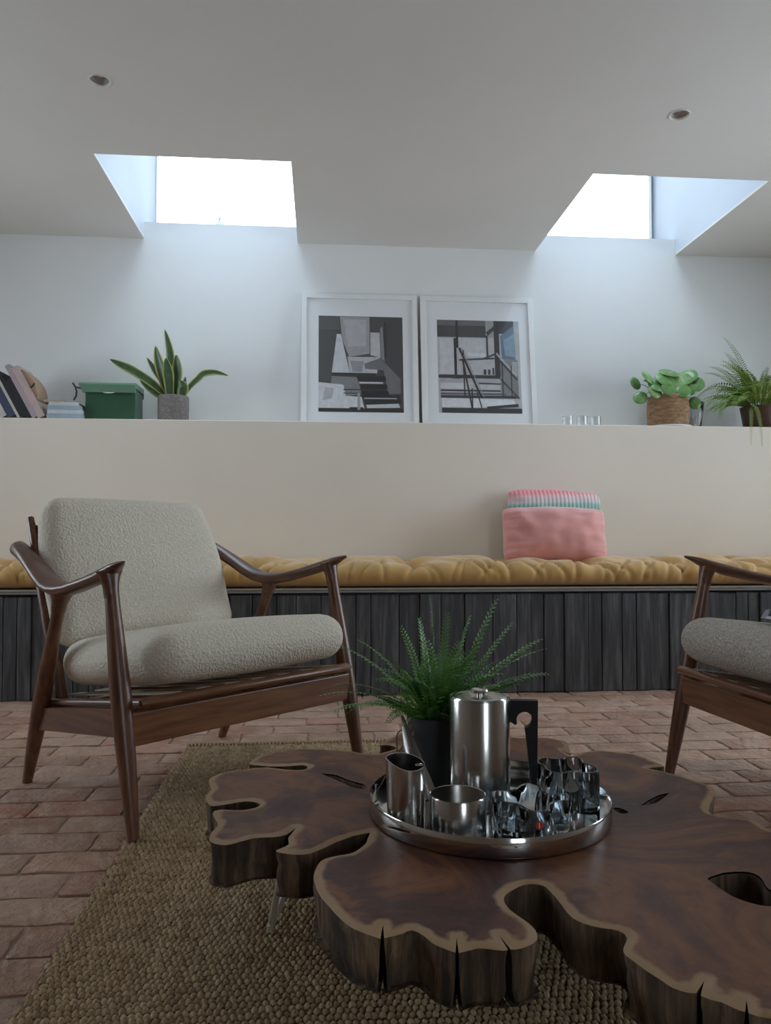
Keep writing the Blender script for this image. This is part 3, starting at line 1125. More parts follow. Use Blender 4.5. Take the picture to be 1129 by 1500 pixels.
pr2 = [.48,
       (.06, N2(q(654, 110, 876, 190))), (.14, N2(q(654, 110, 876, 135))), (.60, N2(q(664, 195, 730, 360))), (.56, N2(q(750, 195, 870, 282))), (.66, N2(q(790, 262, 872, 278))),
       (.35, N2(q(880, 110, 930, 190))), (.05, N2([(876, 165), (930, 120), (930, 140), (884, 182)])), (.03, N2(q(912, 110, 936, 372))), (.04, N2(q(876, 180, 884, 284))),
       (.05, N2(q(936, 110, 1004, 170))), ((.13, .20, .27), N2([(940, 180), (1004, 130), (1008, 292), (946, 290)])), ((.25, .36, .46), N2([(955, 200), (1004, 170), (1006, 280), (960, 270)])),  # bluish areas: reflection in the glazing, painted into the print
       (.22, N2(q(936, 292, 1016, 470))), (.40, N2(q(990, 300, 1014, 360))),
       (.02, N2(q(738, 112, 749, 240))), (.02, N2(q(728, 195, 740, 384))), (.015, N2(q(716, 376, 758, 396))),
       (.04, line(*N2([(750, 296)])[0], *N2([(910, 286)])[0], .018)), (.03, N2(q(656, 364, 934, 380))), (.42, N2(q(664, 382, 934, 398))), (.05, line(*N2([(835, 402)])[0], *N2([(935, 404)])[0], .018)),
       (.62, N2(q(664, 402, 770, 428))), (.05, N2(q(664, 432, 934, 440))), (.12, N2(q(664, 446, 960, 456))), (.04, N2(q(664, 458, 1005, 470))),
       (.70, N2([(668, 472), (830, 472), (850, 512), (668, 514)])), (.72, N2([(840, 474), (990, 474), (1000, 496), (850, 512)])), (.02, N2([(868, 508), (1010, 494), (1014, 508), (872, 518)])),
       (.03, N2(q(668, 515, 1028, 538))), (.02, line(*N2([(752, 240)])[0], *N2([(846, 465)])[0], .024)), (.30, line(*N2([(762, 240)])[0], *N2([(858, 465)])[0], .010)), (.03, line(*N2([(766, 290)])[0], *N2([(806, 535)])[0], .022)), (.03, line(*N2([(770, 250)])[0], *N2([(772, 460)])[0], .016)),
       (.02, line(*N2([(805, 425)])[0], *N2([(805, 535)])[0], .016)), (.04, line(*N2([(826, 440)])[0], *N2([(852, 535)])[0], .014)), (.45, line(*N2([(920, 262)])[0], *N2([(1010, 366)])[0], .022)), (.05, line(*N2([(930, 290)])[0], *N2([(1012, 385)])[0], .020)),
       (.05, line(*N2([(935, 380)])[0], *N2([(1018, 470)])[0], .018)), (.03, line(*N2([(985, 320)])[0], *N2([(985, 470)])[0], .012)), (.03, line(*N2([(945, 300)])[0], *N2([(945, 460)])[0], .012)), (.05, line(*N2([(858, 290)])[0], *N2([(920, 264)])[0], .02)),
       (.04, N2(q(860, 338, 872, 362))), (.04, N2(q(880, 338, 890, 362))), (.04, N2(q(900, 330, 908, 362)))]
frame(0.194, .586, .697, 'white framed black and white print of dark steps below a pale block', pr1, .425, .505, .005, .075)
frame(0.796, .586, .697, 'white framed black and white print of metal stair railings', pr2, .425, .495, .005, .078)

# three small clear glasses
for i, (x, r_) in enumerate(((1.212, .027), (1.286, .027), (1.354, .027))):
    o = G().lathe([(r_ - .004, 0), (r_, .003), (r_, .050), (r_ - .0015, .051), (r_ - .003, .050), (r_ - .003, .009), (.001, .008)], 28).build('glass_tumbler', 'clear_glass', None, True, loc=(x, 3.70, SH))
    o.data.set_sharp_from_angle(angle=R(40))
    tag(o, ['clear glass tumbler on the ledge, closest to the framed prints', 'clear glass tumbler on the ledge between two others', 'clear glass tumbler on the ledge, closest to the basket plant'][i], 'glass', 'clear tumblers on the ledge')

# pilea in a basket
t = thing('pilea_plant', 'round-leaved plant in woven straw basket on the ledge', 'plant', (1.752, 3.755, SH))
prof = [(.088, .012)]
for k in range(30):
    a = k / 29
    prof.append((.098 + .004 * math.sin(a * PI) + .0016 * math.sin(a * 60) * 1.0, .014 + .150 * a))
prof += [(.094, .165), (.092, .150), (.002, .146)]
G().lathe(prof, 40).build('basket', 'woven_basket', t, True, auto=60)
G().lathe([(.080, 0), (.112, .004), (.114, .011), (.110, .012), (.08, .006), (.002, .0115)], 40).build('saucer', 'white_frame', t, True, auto=40)
G().lathe([(.091, .146), (.089, .152), (.04, .156), (.002, .157)], 24).build('soil', 'soil', t, True)
random.seed(8)
leaves = [(-.155, -.03, .155, 26, 70, -30), (-.16, .01, .235, 26, 60, 60), (-.115, -.04, .255, 34, 40, 40), (-.075, -.06, .215, 36, 50, 0), (-.085, .02, .27, 28, 20, 30), (-.035, -.06, .245, 36, 55, 10), (-.005, -.03, .285, 38, 30, 5),
          (.03, -.06, .225, 34, 60, 0), (.06, -.04, .255, 36, 45, -20), (.095, -.03, .27, 34, 40, -40), (.115, -.05, .225, 38, 50, -30), (.13, .0, .24, 28, 60, -60), (-.03, -.085, .19, 30, 70, 10), (.04, -.09, .18, 30, 65, -10), (-.095, -.07, .18, 28, 65, 20),
          (.0, .05, .27, 30, 10, 0), (.06, .05, .25, 30, 10, -20), (-.06, .05, .25, 30, 10, 20), (.125, -.04, .13, 24, 80, -40), (-.05, -.02, .225, 30, 40, 15), (.02, -.02, .24, 32, 45, -15), (.08, -.07, .195, 28, 60, -30)]
for i, (lx, ly, lz, rad, tilt, side) in enumerate(leaves):
    g = G()
    rad *= .00135
    c = Vector((lx, ly, lz))
    M = Matrix.Translation(c) @ Matrix.Rotation(R(side), 4, 'Y') @ Matrix.Rotation(R(tilt), 4, 'X') @ Matrix.Rotation(random.uniform(0, 6), 4, 'Z')
    V, F = [], []
    for k, (rr_, zz_) in enumerate(((0, .004), (.45, .0035), (.8, .001), (1.0, -.004))):
        for a in range(14):
            an = 2 * PI * a / 14
            V.append(M @ Vector((rr_ * rad * math.cos(an), rr_ * rad * math.sin(an) * 1.08, zz_)))
    nb = len(V)
    V += [M @ (M.inverted() @ p - Vector((0, 0, .0012))) for p in V[:nb]]
    for k in range(3):
        for a in range(14):
            b = (a + 1) % 14
            F.append((k * 14 + a, k * 14 + b, k * 14 + 14 + b, k * 14 + 14 + a))
            F.append((nb + k * 14 + b, nb + k * 14 + a, nb + k * 14 + 14 + a, nb + k * 14 + 14 + b))
    for a in range(14):
        b = (a + 1) % 14
        F.append((42 + a, 42 + b, nb + 42 + b, nb + 42 + a))
    g.add(V, F)
    lf = g.build('leaf', 'pilea_leaf', t, True, auto=60)
    b0 = Vector((lx * .2, ly * .2, .15))
    mid = (b0 + c) / 2 + Vector((lx * .1, ly * .1, .03))
    G().tube([b0, mid, M @ Vector((0, 0, -.001))], [.002, .0017, .0014], 5).build('stalk', 'stem', lf, True)

# clear vase standing behind the fern
o = G().lathe([(.030, 0), (.036, .004), (.034, .03), (.041, .09), (.050, .150), (.0485, .150), (.0385, .09), (.031, .03), (.001, .008)], 32).build('glass_vase', 'clear_glass', None, True, loc=(1.93, 3.83, SH))
tag(o, 'clear glass vase between the basket plant and the fern', 'vase')


# ferns
def frond(parent, mat, base, az, length, rise, droop, leaf_len, n_leaf, wid=.38, roll=0.0, stem_r=.0012, curl=0.0, stub=.18, blunt=.5):
    """pinnate frond; rise = start elevation, droop = how far it bends over (radians)"""
    g = G()
    P = []
    p = Vector(base)
    steps = n_leaf + 4
    el = rise
    ds = length / steps
    a_ = az
    dirs = []
    for i in range(steps + 1):
        d = Vector((math.cos(a_) * math.cos(el), math.sin(a_) * math.cos(el), math.sin(el)))
        P.append(p.copy())
        dirs.append(d)
        p = p + d * ds
        el -= droop / steps * (0.5 + 1.0 * i / steps)
        a_ += curl / steps
    k0 = max(1, int(steps * stub))
    g.tube(P[::2] if len(P) % 2 else P[::2] + [P[-1]], [stem_r * (1 - .7 * i / (len(P[::2]))) for i in range(len(P[::2]) + (0 if len(P) % 2 else 1))], 3)
    V, F = [], []
    for i in range(k0, steps + 1):
        s_ = (i - k0) / (steps - k0)
        ll = leaf_len * (min(1, .45 + s_ * 2.2)) * (1 - s_ ** 2.4 * (1 - .12)) ** blunt
        d = dirs[i]
        sd = d.cross(Vector((0, 0, 1)))
        if sd.length < .05:
            sd = Vector((-math.sin(a_), math.cos(a_), 0))
        sd.normalize()
        up = sd.cross(d)
        sd2 = sd * math.cos(roll) + up * math.sin(roll)
        up2 = sd2.cross(d)
        for sg in (-1, 1):
            b0 = P[i] + d * (ds * .25 * sg)
            out = (sd2 * sg + d * (.28 + .3 * s_) - up2 * random.uniform(.02, .25)).normalized()
            w_ = ll * wid
            o = len(V)
            V += [b0, b0 + out * ll * .45 + d * w_ * .55 + up2 * ll * .06, b0 + out * ll, b0 + out * ll * .45 - d * w_ * .5 + up2 * ll * .06]
            F.append((o, o + 1, o + 2, o + 3) if sg > 0 else (o + 3, o + 2, o + 1, o))
    g.add(V, F)
    return g.build('frond', mat, parent)


random.seed(21)
fx, fy = 2.245, 3.755
t = thing('fern', 'large light green fern with trailing fronds at the ledge end', 'plant', (fx, fy, SH))
G().lathe([(.075, 0), (.080, .004), (.098, .11), (.100, .118), (.094, .118), (.090, .105), (.002, .10)], 36).build('pot', 'brown_pot', t, True, auto=45)
G().lathe([(.0905, .1), (.08, .108), (.002, .112)], 24).build('soil', 'soil', t, True)
for i in range(64):
    az = random.uniform(0, 2 * PI)
    if math.sin(az) > .3 and random.random() < .75:
        az = -az
    ln = random.uniform(.22, .36)
    if math.sin(az) > 0:
        ln *= .5
    frond(t, 'shelf_fern', (math.cos(az) * .04, math.sin(az) * .035, .105), az, ln, random.uniform(.75, 1.45), random.uniform(.9, 2.0), random.uniform(.025, .034), 20, .36, random.uniform(-.4, .4), .0016, random.uniform(-.5, .5))
for az, ln, ri, dr, cu in ((PI + .25, .36, .95, 1.15, 0), (PI + .1, .34, 1.15, 1.2, .2), (PI - .05, .40, .9, 2.3, .2), (PI + .35, .42, .75, 2.35, 0), (PI + .5, .38, .55, 2.0, .1), (PI + .3, .33, .5, 1.2, -.2), (1.9 + PI / 2, .33, 1.3, .8, 0), (PI * 1.15, .42, 1.35, 1.0, 0)):
    frond(t, 'shelf_fern', (math.cos(az) * .05, math.sin(az) * .03, .11), az, ln, ri, dr, .028, 32, .26, random.uniform(-.3, .3), .0017, cu)
for i in range(26):
    az = PI + random.uniform(-.5, .95)
    frond(t, 'shelf_fern', (math.cos(az) * .05, math.sin(az) * .035, .108), az, random.uniform(.20, .33), random.uniform(.5, 1.2), random.uniform(1.2, 2.2), random.uniform(.025, .034), 20, .36, random.uniform(-.5, .5), .0016, random.uniform(-.4, .4))
# two fronds hanging over the edge of the ledge
frond(t, 'shelf_fern', (-.085, -.062, .108), PI * 1.36, .45, .02, 1.60, .015, 38, .34, .2, .0014, .1)
frond(t, 'shelf_fern', (-.090, -.060, .100), PI * 1.345, .38, -.05, 1.52, .013, 32, .34, -.2, .0014, -.1)


# ------------------------------------------------------------------ armchairs
def tapered(p0, p1, radii, n=14, flat=1.0):
    p0, p1 = Vector(p0), Vector(p1)
    m_ = len(radii)
    pts = [p0.lerp(p1, i / (m_ - 1)) for i in range(m_)]
    return pts, [(r_ * flat, r_) if flat != 1 else r_ for r_ in radii]


def cushion_mesh(a, b, c, r, puff_top, puff_side, seed, amp=.004, n=14, seg=5):
    V, F = rounded_box(a, b, c, r, n, seg)
    out = []
    for p in V:
        u, v_, w_ = p.x / a, p.y / b, p.z / c
        pz = puff_top * (1 - min(1, abs(u)) ** 2.5) * (1 - min(1, abs(v_)) ** 2.5)
        q_ = p.copy()
        q_.z += pz * w_
        q_.x += puff_side * u * (1 - v_ * v_) * (1 - w_ * w_)
        q_.y += puff_side * v_ * (1 - u * u) * (1 - w_ * w_)
        nn = noise.noise(Vector((p.x * 7 + seed, p.y * 7, p.z * 7)))
        nd = q_.normalized()
        q_ += nd * nn * amp
        out.append(q_)
    return out, F


def armchair(loc, rz, label, fab, foot_z):
    t = thing('armchair', label, 'armchair', (*loc, 0), rz)
    for sx in (-1, 1):
        # front leg
        zf = foot_z if sx < 0 else 0.0
        pts, rd = tapered((sx * .337, -.293, zf), (sx * .333, -.178, .548), [.0125, .0165, .020, .0225, .0225, .020, .0165, .015])
        G().tube(pts, rd, 14, up=(1, 0, 0)).build('leg', 'walnut_z', t, True, auto=50)
        # rear leg
        pts, rd = tapered((sx * .306, .293, 0), (sx * .324, .075, .500), [.0125, .0165, .020, .022, .021, .018, .015, .017])
        G().tube(pts, rd, 14, up=(1, 0, 0)).build('leg', 'walnut_z', t, True, auto=50)
        # sculpted arm
        A = [(-.240, .5840, .004, .003, .337), (-.222, .5795, .012, .006, .336), (-.198, .5710, .019, .011, .334), (-.172, .5615, .022, .013, .333), (-.13, .549, .021, .0115, .331), (-.07, .534, .023, .0105, .328), (0, .519, .028, .011, .325),
             (.05, .5125, .031, .0125, .323), (.09, .5115, .032, .013, .321), (.13, .517, .031, .0125, .319), (.18, .5335, .028, .012, .316), (.24, .559, .025, .012, .312), (.30, .583, .022, .013, .308), (.345, .598, .020, .0155, .305), (.376, .604, .019, .0165, .300), (.396, .604, .017, .015, .297), (.406, .603, .009, .008, .296)]
        g = G().tube([(sx * lx, ly, lz) for ly, lz, wd, h, lx in A], [(wd * (1.0 if ly < -.1 else 1.18), h * (1.0 if ly < -.15 else 1.35)) for ly, lz, wd, h, lx in A], 16)
        # blends into the legs
        g.tube([(sx * .3335, -.186, .505), (sx * .3335, -.181, .530), (sx * .333, -.176, .548), (sx * .333, -.173, .562)], [.0162, .0175, (.020, .022), (.021, .030)], 14, up=(1, 0, 0))
        g.tube([(sx * .3225, .094, .456), (sx * .323, .085, .480), (sx * .322, .079, .497), (sx * .322, .076, .511)], [.0165, .019, (.024, .025), (.028, .036)], 14, up=(1, 0, 0))
        g.build('armrest', 'walnut_y', t, True, auto=60)
        # side rail
        M = Matrix.Translation((sx * .306, 0, 0))
        g = G()
        V = []
        for xx_ in (-.011, .011):
            V += [(xx_, -.235, .205), (xx_, .205, .150), (xx_, .205, .205), (xx_, -.235, .268)]
        g.add([M @ Vector(p) for p in V], [(0, 1, 2, 3)[::-1], (4, 5, 6, 7), (0, 4, 7, 3)[::-1], (1, 2, 6, 5), (3, 7, 6, 2), (0, 1, 5, 4)])
        g.build('side_rail', 'walnut_y', t)
        # upright of the back frame
        pts, rd = tapered((sx * .272, .165, .20), (sx * .268, .385, .690), [.014, .016, .017, .016, .013, .009])
        G().tube(pts, rd, 12, up=(1, 0, 0)).build('back_post', 'walnut_z', t, True, auto=50)
    # front apron and rounded lip
    G().bbox(-.325, .325, -.262, -.240, .193, .264, .003).build('front_rail', 'walnut_x', t)
    G().tube([(-.312, -.272, .284), (-.30, -.274, .286), (.30, -.274, .286), (.312, -.272, .284)], [(.010, .007), (.017, .011), (.017, .011), (.010, .007)], 14).build('seat_lip', 'walnut_x', t, True, auto=50)
    G().bbox(-.295, .295, .178, .200, .150, .212, .003).build('rear_rail', 'walnut_x', t)
    # seat frame side laths and webbing
    for sx in (-1, 1):
        G().tube([(sx * .286, -.272, .282), (sx * .286, .20, .216)], [(.014, .010), (.014, .010)], 10).build('seat_lath', 'walnut_y', t, True, auto=50)
    for k in range(7):
        xw = -.235 + k * .078
        G().add([(xw + dx, yy, zz) for yy, zz in ((-.278, .298), (.19, .232)) for dx, zo in ((-.02, 0), (.02, 0))] + [(xw + dx, yy, zz - .003) for yy, zz in ((-.278, .298), (.19, .232)) for dx in (-.02, .02)],
                [(0, 1, 3, 2), (4, 6, 7, 5), (0, 4, 5, 1), (2, 3, 7, 6), (0, 2, 6, 4), (1, 5, 7, 3)]).build('webbing', 'oat_canvas', t)
    for k in range(5):
        xx_ = -.19 + k * .095
        pts, rd = tapered((xx_, .245, .33), (xx_, .392, .680), [.007, .008, .008, .007])
        G().tube(pts, rd, 8, up=(1, 0, 0)).build('back_slat', 'walnut_z', t, True)
    G().tube([(-.258, .372, .655), (0, .388, .662), (.258, .372, .655)], [(.010, .016)] * 3, 10).build('back_rail', 'walnut_x', t, True, auto=50)
    # cushions
    tl = math.atan2(.066, .46)
    V, F = cushion_mesh(.285, .245, .056, .055, .016, .012, 3.0 + rz)
    M = Matrix.Translation((0, -.062, .346)) @ Matrix.Rotation(-tl, 4, 'X')
    G().add([M @ p for p in V], F).build('seat_cushion', fab, t, True)
    V, F = cushion_mesh(.272, .208, .046, .045, .018, .006, 9.0 + rz, n=12)
    V = [Vector((p.x * (1 - .10 * (p.y / .208 > .0) * (p.y / .208) ** 2), p.y, p.z)) for p in V]
    an = math.atan2(.385, .165)
    M = Matrix.Translation((-.006, .272, .548)) @ Matrix.Rotation(an, 4, 'X')
    G().add([M @ p for p in V], F).build('back_cushion', fab, t, True)
    return t


armchair((-.337, 2.093), R(43), 'walnut armchair with cream boucle cushions and sculpted arms', 'boucle', .0125)
armchair((1.255, 1.705), R(-84.5), 'walnut armchair with grey tweed seat and folded black and white blanket', 'tweed', 0.0)

# ------------------------------------------------------------------ blanket on the right chair
m = NT('blanket_check')
v = m.coords((1, 1, 1))
ck = m.node('ShaderNodeTexChecker', Scale=34.0)
ck.inputs['Color1'].default_value = (.03, .03, .045, 1)
ck.inputs['Color2'].default_value = (.55, .53, .55, 1)
m.link(v, ck.inputs['Vector'])
m.set(m.mix(m.ramp(m.noise(v, 18, 3), [(.45, (0, 0, 0)), (.55, (1, 1, 1))]), ck.outputs['Color'], (.30, .29, .33)), .9)
m.bump(m.noise(v, 120, 2), .4, .003)

# ------------------------------------------------------------------ rug
rx0, rx1, ry0, ry1 = RUG
rug = thing('rug', 'chunky woven natural jute rug under the coffee table', 'rug', ((rx0 + rx1) / 2, (ry0 + ry1) / 2, 0))
hw, hd = (rx1 - rx0) / 2, (ry1 - ry0) / 2
G().bbox(-hw, hw, -hd, hd, .0012, .006, .002).build('backing', 'jute_backing', rug)
DXB, DYB = .0100, .0135
random.seed(2)
# one loop: dome of 5 x 4 points
gu, gv = 5, 4
V, F, pcs = [], [], []
ny, nx = int(2 * hd / DYB), int(2 * hw / DXB)
band = [random.uniform(-.12, .12) for _ in range(nx + 2)]
for j in range(ny):
    yb = -hd + (j + .5) * DYB
    if yb + (ry0 + ry1) / 2 < .80:
        continue
    rowt = random.uniform(-.10, .10)
    for i in range(nx):
        xb = -hw + (i + .5 + (.5 if j % 2 else 0) * .9) * DXB + random.uniform(-.0012, .0012)
        if xb > hw - .002:
            continue
        cy_ = yb + .0022 * noise.noise(Vector((xb * 6, yb * 6, 0))) * 2 + random.uniform(-.001, .001)
        a, b, h = DXB * .56 * random.uniform(.85, 1.1), DYB * .52 * random.uniform(.85, 1.05), random.uniform(.0055, .0085)
        o = len(V)
        sk = random.uniform(-.25, .25)
        for p in range(gu):
            u = -1 + 2 * p / (gu - 1)
            for q_ in range(gv):
                w_ = -1 + 2 * q_ / (gv - 1)
                rr_ = min(1, math.hypot(u, w_) / 1.25)
                V.append((xb + a * u * (1 - .18 * w_ * w_) + sk * b * w_, cy_ + b * w_ * (1 - .18 * u * u), .0045 + h * (1 - rr_ ** 2.2)))
        big = noise.noise(Vector((xb * 2.4, yb * 2.4, 5))) * .35
        pcs += [max(0, min(1, .52 + big + rowt + band[i] + random.uniform(-.22, .22)))] * (gu * gv)
        for p in range(gu - 1):
            for q_ in range(gv - 1):
                F.append((o + p * gv + q_, o + p * gv + gv + q_, o + p * gv + gv + q_ + 1, o + p * gv + q_ + 1))
g = G()
g.v, g.f, g.mi = V, F, [0] * len(F)
g.at['piece'] = pcs
o = g.build('pile', 'jute_pile', rug, True)
o['kind'] = 'stuff'
# bound end of the rug
g = G()
for k in range(int(2 * hw / .011)):
    xx_ = -hw + .006 + k * .011
    g.tube([(xx_, hd - .014, .006), (xx_ + .002, hd - .004, .0125), (xx_ + .003, hd + .006, .006)], [.0045, .0052, .004], 6)
g.at['piece'] = [.35] * len(g.v)
o = g.build('bound_edge', 'jute_pile', rug, True)
o['kind'] = 'stuff'

# ------------------------------------------------------------------ coffee table
ZT, TH = .235, .056
OUT = [(-0.477, 0.132), (-0.475, 0.168), (-0.485, 0.221), (-0.468, 0.254), (-0.440, 0.270), (-0.397, 0.280), (-0.356, 0.263), (-0.325, 0.264), (-0.328, 0.287), (-0.371, 0.283), (-0.407, 0.293), (-0.427, 0.308), (-0.407, 0.357), (-0.366, 0.389), (-0.313, 0.394), (-0.246, 0.370), (-0.200, 0.345), (-0.181, 0.355), (-0.155, 0.383), (-0.166, 0.406), (-0.184, 0.412), (-0.154, 0.467), (-0.126, 0.503), (-0.051, 0.548), (0.035, 0.535), (0.081, 0.447), (0.157, 0.431), (0.184, 0.391), (0.166, 0.317), (0.158, 0.343), (0.164, 0.303), (0.189, 0.324), (0.228, 0.334), (0.266, 0.314), (0.288, 0.295), (0.305, 0.228), (0.272, 0.218), (0.294, 0.193), (0.306, 0.177), (0.324, 0.140), (0.330, 0.100), (0.272, 0.006), (0.286, -0.012), (0.319, -0.030), (0.318, -0.065), (0.334, -0.083), (0.388, -0.119), (0.412, -0.185), (0.378, -0.270), (0.295, -0.353), (0.277, -0.424), (0.209, -0.488), (0.140, -0.508), (0.106, -0.482), (0.079, -0.467), (0.065, -0.458), (0.073, -0.441), (0.063, -0.456), (0.050, -0.442), (0.036, -0.431), (0.051, -0.408), (0.034, -0.427), (0.017, -0.417), (0.010, -0.400), (-0.001, -0.373), (-0.004, -0.355), (0.010, -0.330), (0.007, -0.315), (-0.014, -0.306), (-0.029, -0.291), (-0.034, -0.262), (-0.036, -0.230), (-0.041, -0.209), (-0.059, -0.204), (-0.080, -0.217), (-0.095, -0.238), (-0.092, -0.265), (-0.080, -0.295), (-0.078, -0.313), (-0.087, -0.333), (-0.113, -0.342), (-0.117, -0.316), (-0.116, -0.343), (-0.144, -0.337), (-0.165, -0.344), (-0.162, -0.316), (-0.168, -0.343), (-0.186, -0.328), (-0.194, -0.310), (-0.205, -0.297), (-0.216, -0.303), (-0.235, -0.310), (-0.234, -0.284), (-0.239, -0.311), (-0.265, -0.289), (-0.283, -0.255), (-0.302, -0.206), (-0.307, -0.159), (-0.299, -0.119), (-0.280, -0.106), (-0.257, -0.096), (-0.238, -0.064), (-0.231, -0.031), (-0.254, -0.041), (-0.282, -0.065), (-0.302, -0.087), (-0.322, -0.097), (-0.344, -0.092), (-0.357, -0.083), (-0.342, -0.064), (-0.342, -0.038), (-0.334, -0.007), (-0.346, -0.029), (-0.361, -0.036), (-0.388, -0.038), (-0.407, -0.050), (-0.425, -0.059), (-0.445, -0.046), (-0.449, -0.020), (-0.444, 0.017), (-0.457, 0.059), (-0.449, 0.074), (-0.419, 0.071), (-0.396, 0.079), (-0.392, 0.097), (-0.412, 0.109), (-0.441, 0.098), (-0.465, 0.093)]
HOLES = [[(-0.299, 0.233), (-0.278, 0.224), (-0.245, 0.183), (-0.227, 0.166), (-0.227, 0.143), (-0.246, 0.153), (-0.270, 0.189), (-0.291, 0.219)],
         [(0.158, -0.210), (0.185, -0.198), (0.214, -0.198), (0.220, -0.215), (0.213, -0.241), (0.215, -0.253), (0.213, -0.276), (0.187, -0.281), (0.165, -0.263), (0.159, -0.240), (0.157, -0.220)],
         [(0.180, 0.034), (0.202, 0.056), (0.230, 0.079), (0.250, 0.087), (0.231, 0.066), (0.204, 0.041)],
         [(0.134, 0.026), (0.145, 0.027), (0.151, 0.008), (0.138, 0.005)]]


def smooth_loop(lp, step=.006, amp=.0012, seed=0.0):
    n = len(lp)
    out = []
    for i in range(n):
        p0, p1, p2, p3 = (Vector(lp[(i + k) % n]) for k in (-1, 0, 1, 2))
        k_ = max(1, int((p2 - p1).length / step))
        for k in range(k_):
            t_ = k / k_
            c_ = 0.5 * ((2 * p1) + (p2 - p0) * t_ + (2 * p0 - 5 * p1 + 4 * p2 - p3) * t_ ** 2 + (3 * p1 - p0 - 3 * p2 + p3) * t_ ** 3)
            l_ = p1.lerp(p2, t_)
            # sharp crack tips stay sharp
            d1, d2, d3 = (p1 - p0), (p2 - p1), (p3 - p2)
            sharp = min(d1.normalized().dot(d2.normalized()), d2.normalized().dot(d3.normalized()))
            p = l_ if sharp < -.35 else c_
            nv = noise.noise(Vector((p.x * 45, p.y * 45, seed))) * amp
            out.append((p.x + nv, p.y + noise.noise(Vector((p.x * 45, p.y * 45, seed + 9))) * amp))
    return out


table = thing('coffee_table', 'coffee table of one thick live-edge tree slice on hairpin legs', 'table', (.30, 1.10, 0))
so = smooth_loop(OUT)
sh = [smooth_loop(h, .005, .0008, 3.0) for h in HOLES]
allb = np.array(so + [p for h in sh for p in h])
bo = np.array(so)
xs = np.arange(bo[:, 0].min(), bo[:, 0].max(), .011)
ys = np.arange(bo[:, 1].min(), bo[:, 1].max(), .011)
extra = []
for i, a in enumerate(xs):
    for j, b in enumerate(ys):
        p = (a + (.0055 if j % 2 else 0), b)
        if np.min((allb[:, 0] - p[0]) ** 2 + (allb[:, 1] - p[1]) ** 2) > .0045 ** 2 and inside(p, so) and not any(inside(p, h) for h in sh):
            extra.append(p)
pts, tris = triangulate(so, sh, extra)
P2 = np.array(pts)
ed = np.array([math.sqrt(np.min((bo[:, 0] - p[0]) ** 2 + (bo[:, 1] - p[1]) ** 2)) for p in P2])
g = G()
zt = [ZT - (.0022 if e_ < .0015 else 0) + .0007 * noise.noise(Vector((p[0] * 20, p[1] * 20, 0))) for p, e_ in zip(pts, ed)]
g.add([(p[0], p[1], z_) for p, z_ in zip(pts, zt)], tris)
g.at['edge'] = ed.tolist()
top = g.build('slab_top', 'slab_top', table, True)


def ring(lp, sg):
    n = len(lp)
    V, F = [], []
    lv = [0, .12, .3, .5, .7, .88, 1.0]
    for k, a in enumerate(lv):
        for i in range(n):
            p, pn, pp = Vector(lp[i]), Vector(lp[(i + 1) % n]), Vector(lp[i - 1])
            t_ = (pn - pp)
            nrm = Vector((t_.y, -t_.x))
            nrm = nrm.normalized() if nrm.length > 1e-7 else Vector((0, 0))
            rough_ = noise.noise(Vector((p.x * 60, p.y * 60, a * 2.0))) * .0022 + noise.noise(Vector((p.x * 16, p.y * 16, a * 3.0))) * .004
            off = (rough_ * min(1, a * 5) - a * .005 - .006 * max(0, a - .8)) * sg
            if k == 0:
                off = 0
            q_ = p + nrm * off
            V.append((q_.x, q_.y, ZT - .0022 - a * TH))
    m_ = len(lv)
    for k in range(m_ - 1):
        for i in range(n):
            j = (i + 1) % n
            F.append((k * n + i, (k + 1) * n + i, (k + 1) * n + j, k * n + j))
    return V, F


area = sum(so[i][0] * so[(i + 1) % len(so)][1] - so[(i + 1) % len(so)][0] * so[i][1] for i in range(len(so)))
g = G()
V, F = ring(so, 1 if area > 0 else -1)
g.add(V, F if area > 0 else [f[::-1] for f in F])
for h in sh:
    ah = sum(h[i][0] * h[(i + 1) % len(h)][1] - h[(i + 1) % len(h)][0] * h[i][1] for i in range(len(h)))
    V, F = ring(h, 0)
    g.add(V, F if ah < 0 else [f[::-1] for f in F])
zb = ZT - .0022 - TH
g.add([(p[0], p[1], zb + .0005) for p in pts], [t_[::-1] for t_ in tris])
g.build('slab_edge', 'slab_bark', table, True, auto=60)

# hairpin legs
for (fx_, fy_, ax_, ay_) in ((-.379, .155, .05, -.035), (.42, -.20, -.05, .03), (.10, .02, -.03, .04), (.20, .33, .0, -.06)):
    zf = .0125
    l = Vector((ax_, ay_)).normalized()
    pp = Vector((-l.y, l.x))
    f0 = Vector((fx_, fy_, zf + .004))
    t1 = Vector((fx_ + ax_ + pp.x * .035, fy_ + ay_ + pp.y * .035, zb))
    t2 = Vector((fx_ + ax_ - pp.x * .035, fy_ + ay_ - pp.y * .035, zb))
    g = G()
    g.tube([t1, f0.lerp(t1, .12), f0 + Vector((0, 0, 0)), f0.lerp(t2, .12), t2], [.0052] * 5, 10, up=(l.x, l.y, 0.2))
    g.tube([f0 - Vector((0, 0, .004)), f0 + Vector((0, 0, .006))], [.0055, .0055], 10, up=(1, 0, 0))
    leg = g.build('hairpin_leg', 'hairpin_metal', table, True, auto=50)
    G().bbox(fx_ + ax_ - .05, fx_ + ax_ + .05, fy_ + ay_ - .03, fy_ + ay_ + .03, zb - .004, zb, .001).build('mounting_plate', 'hairpin_metal', leg)

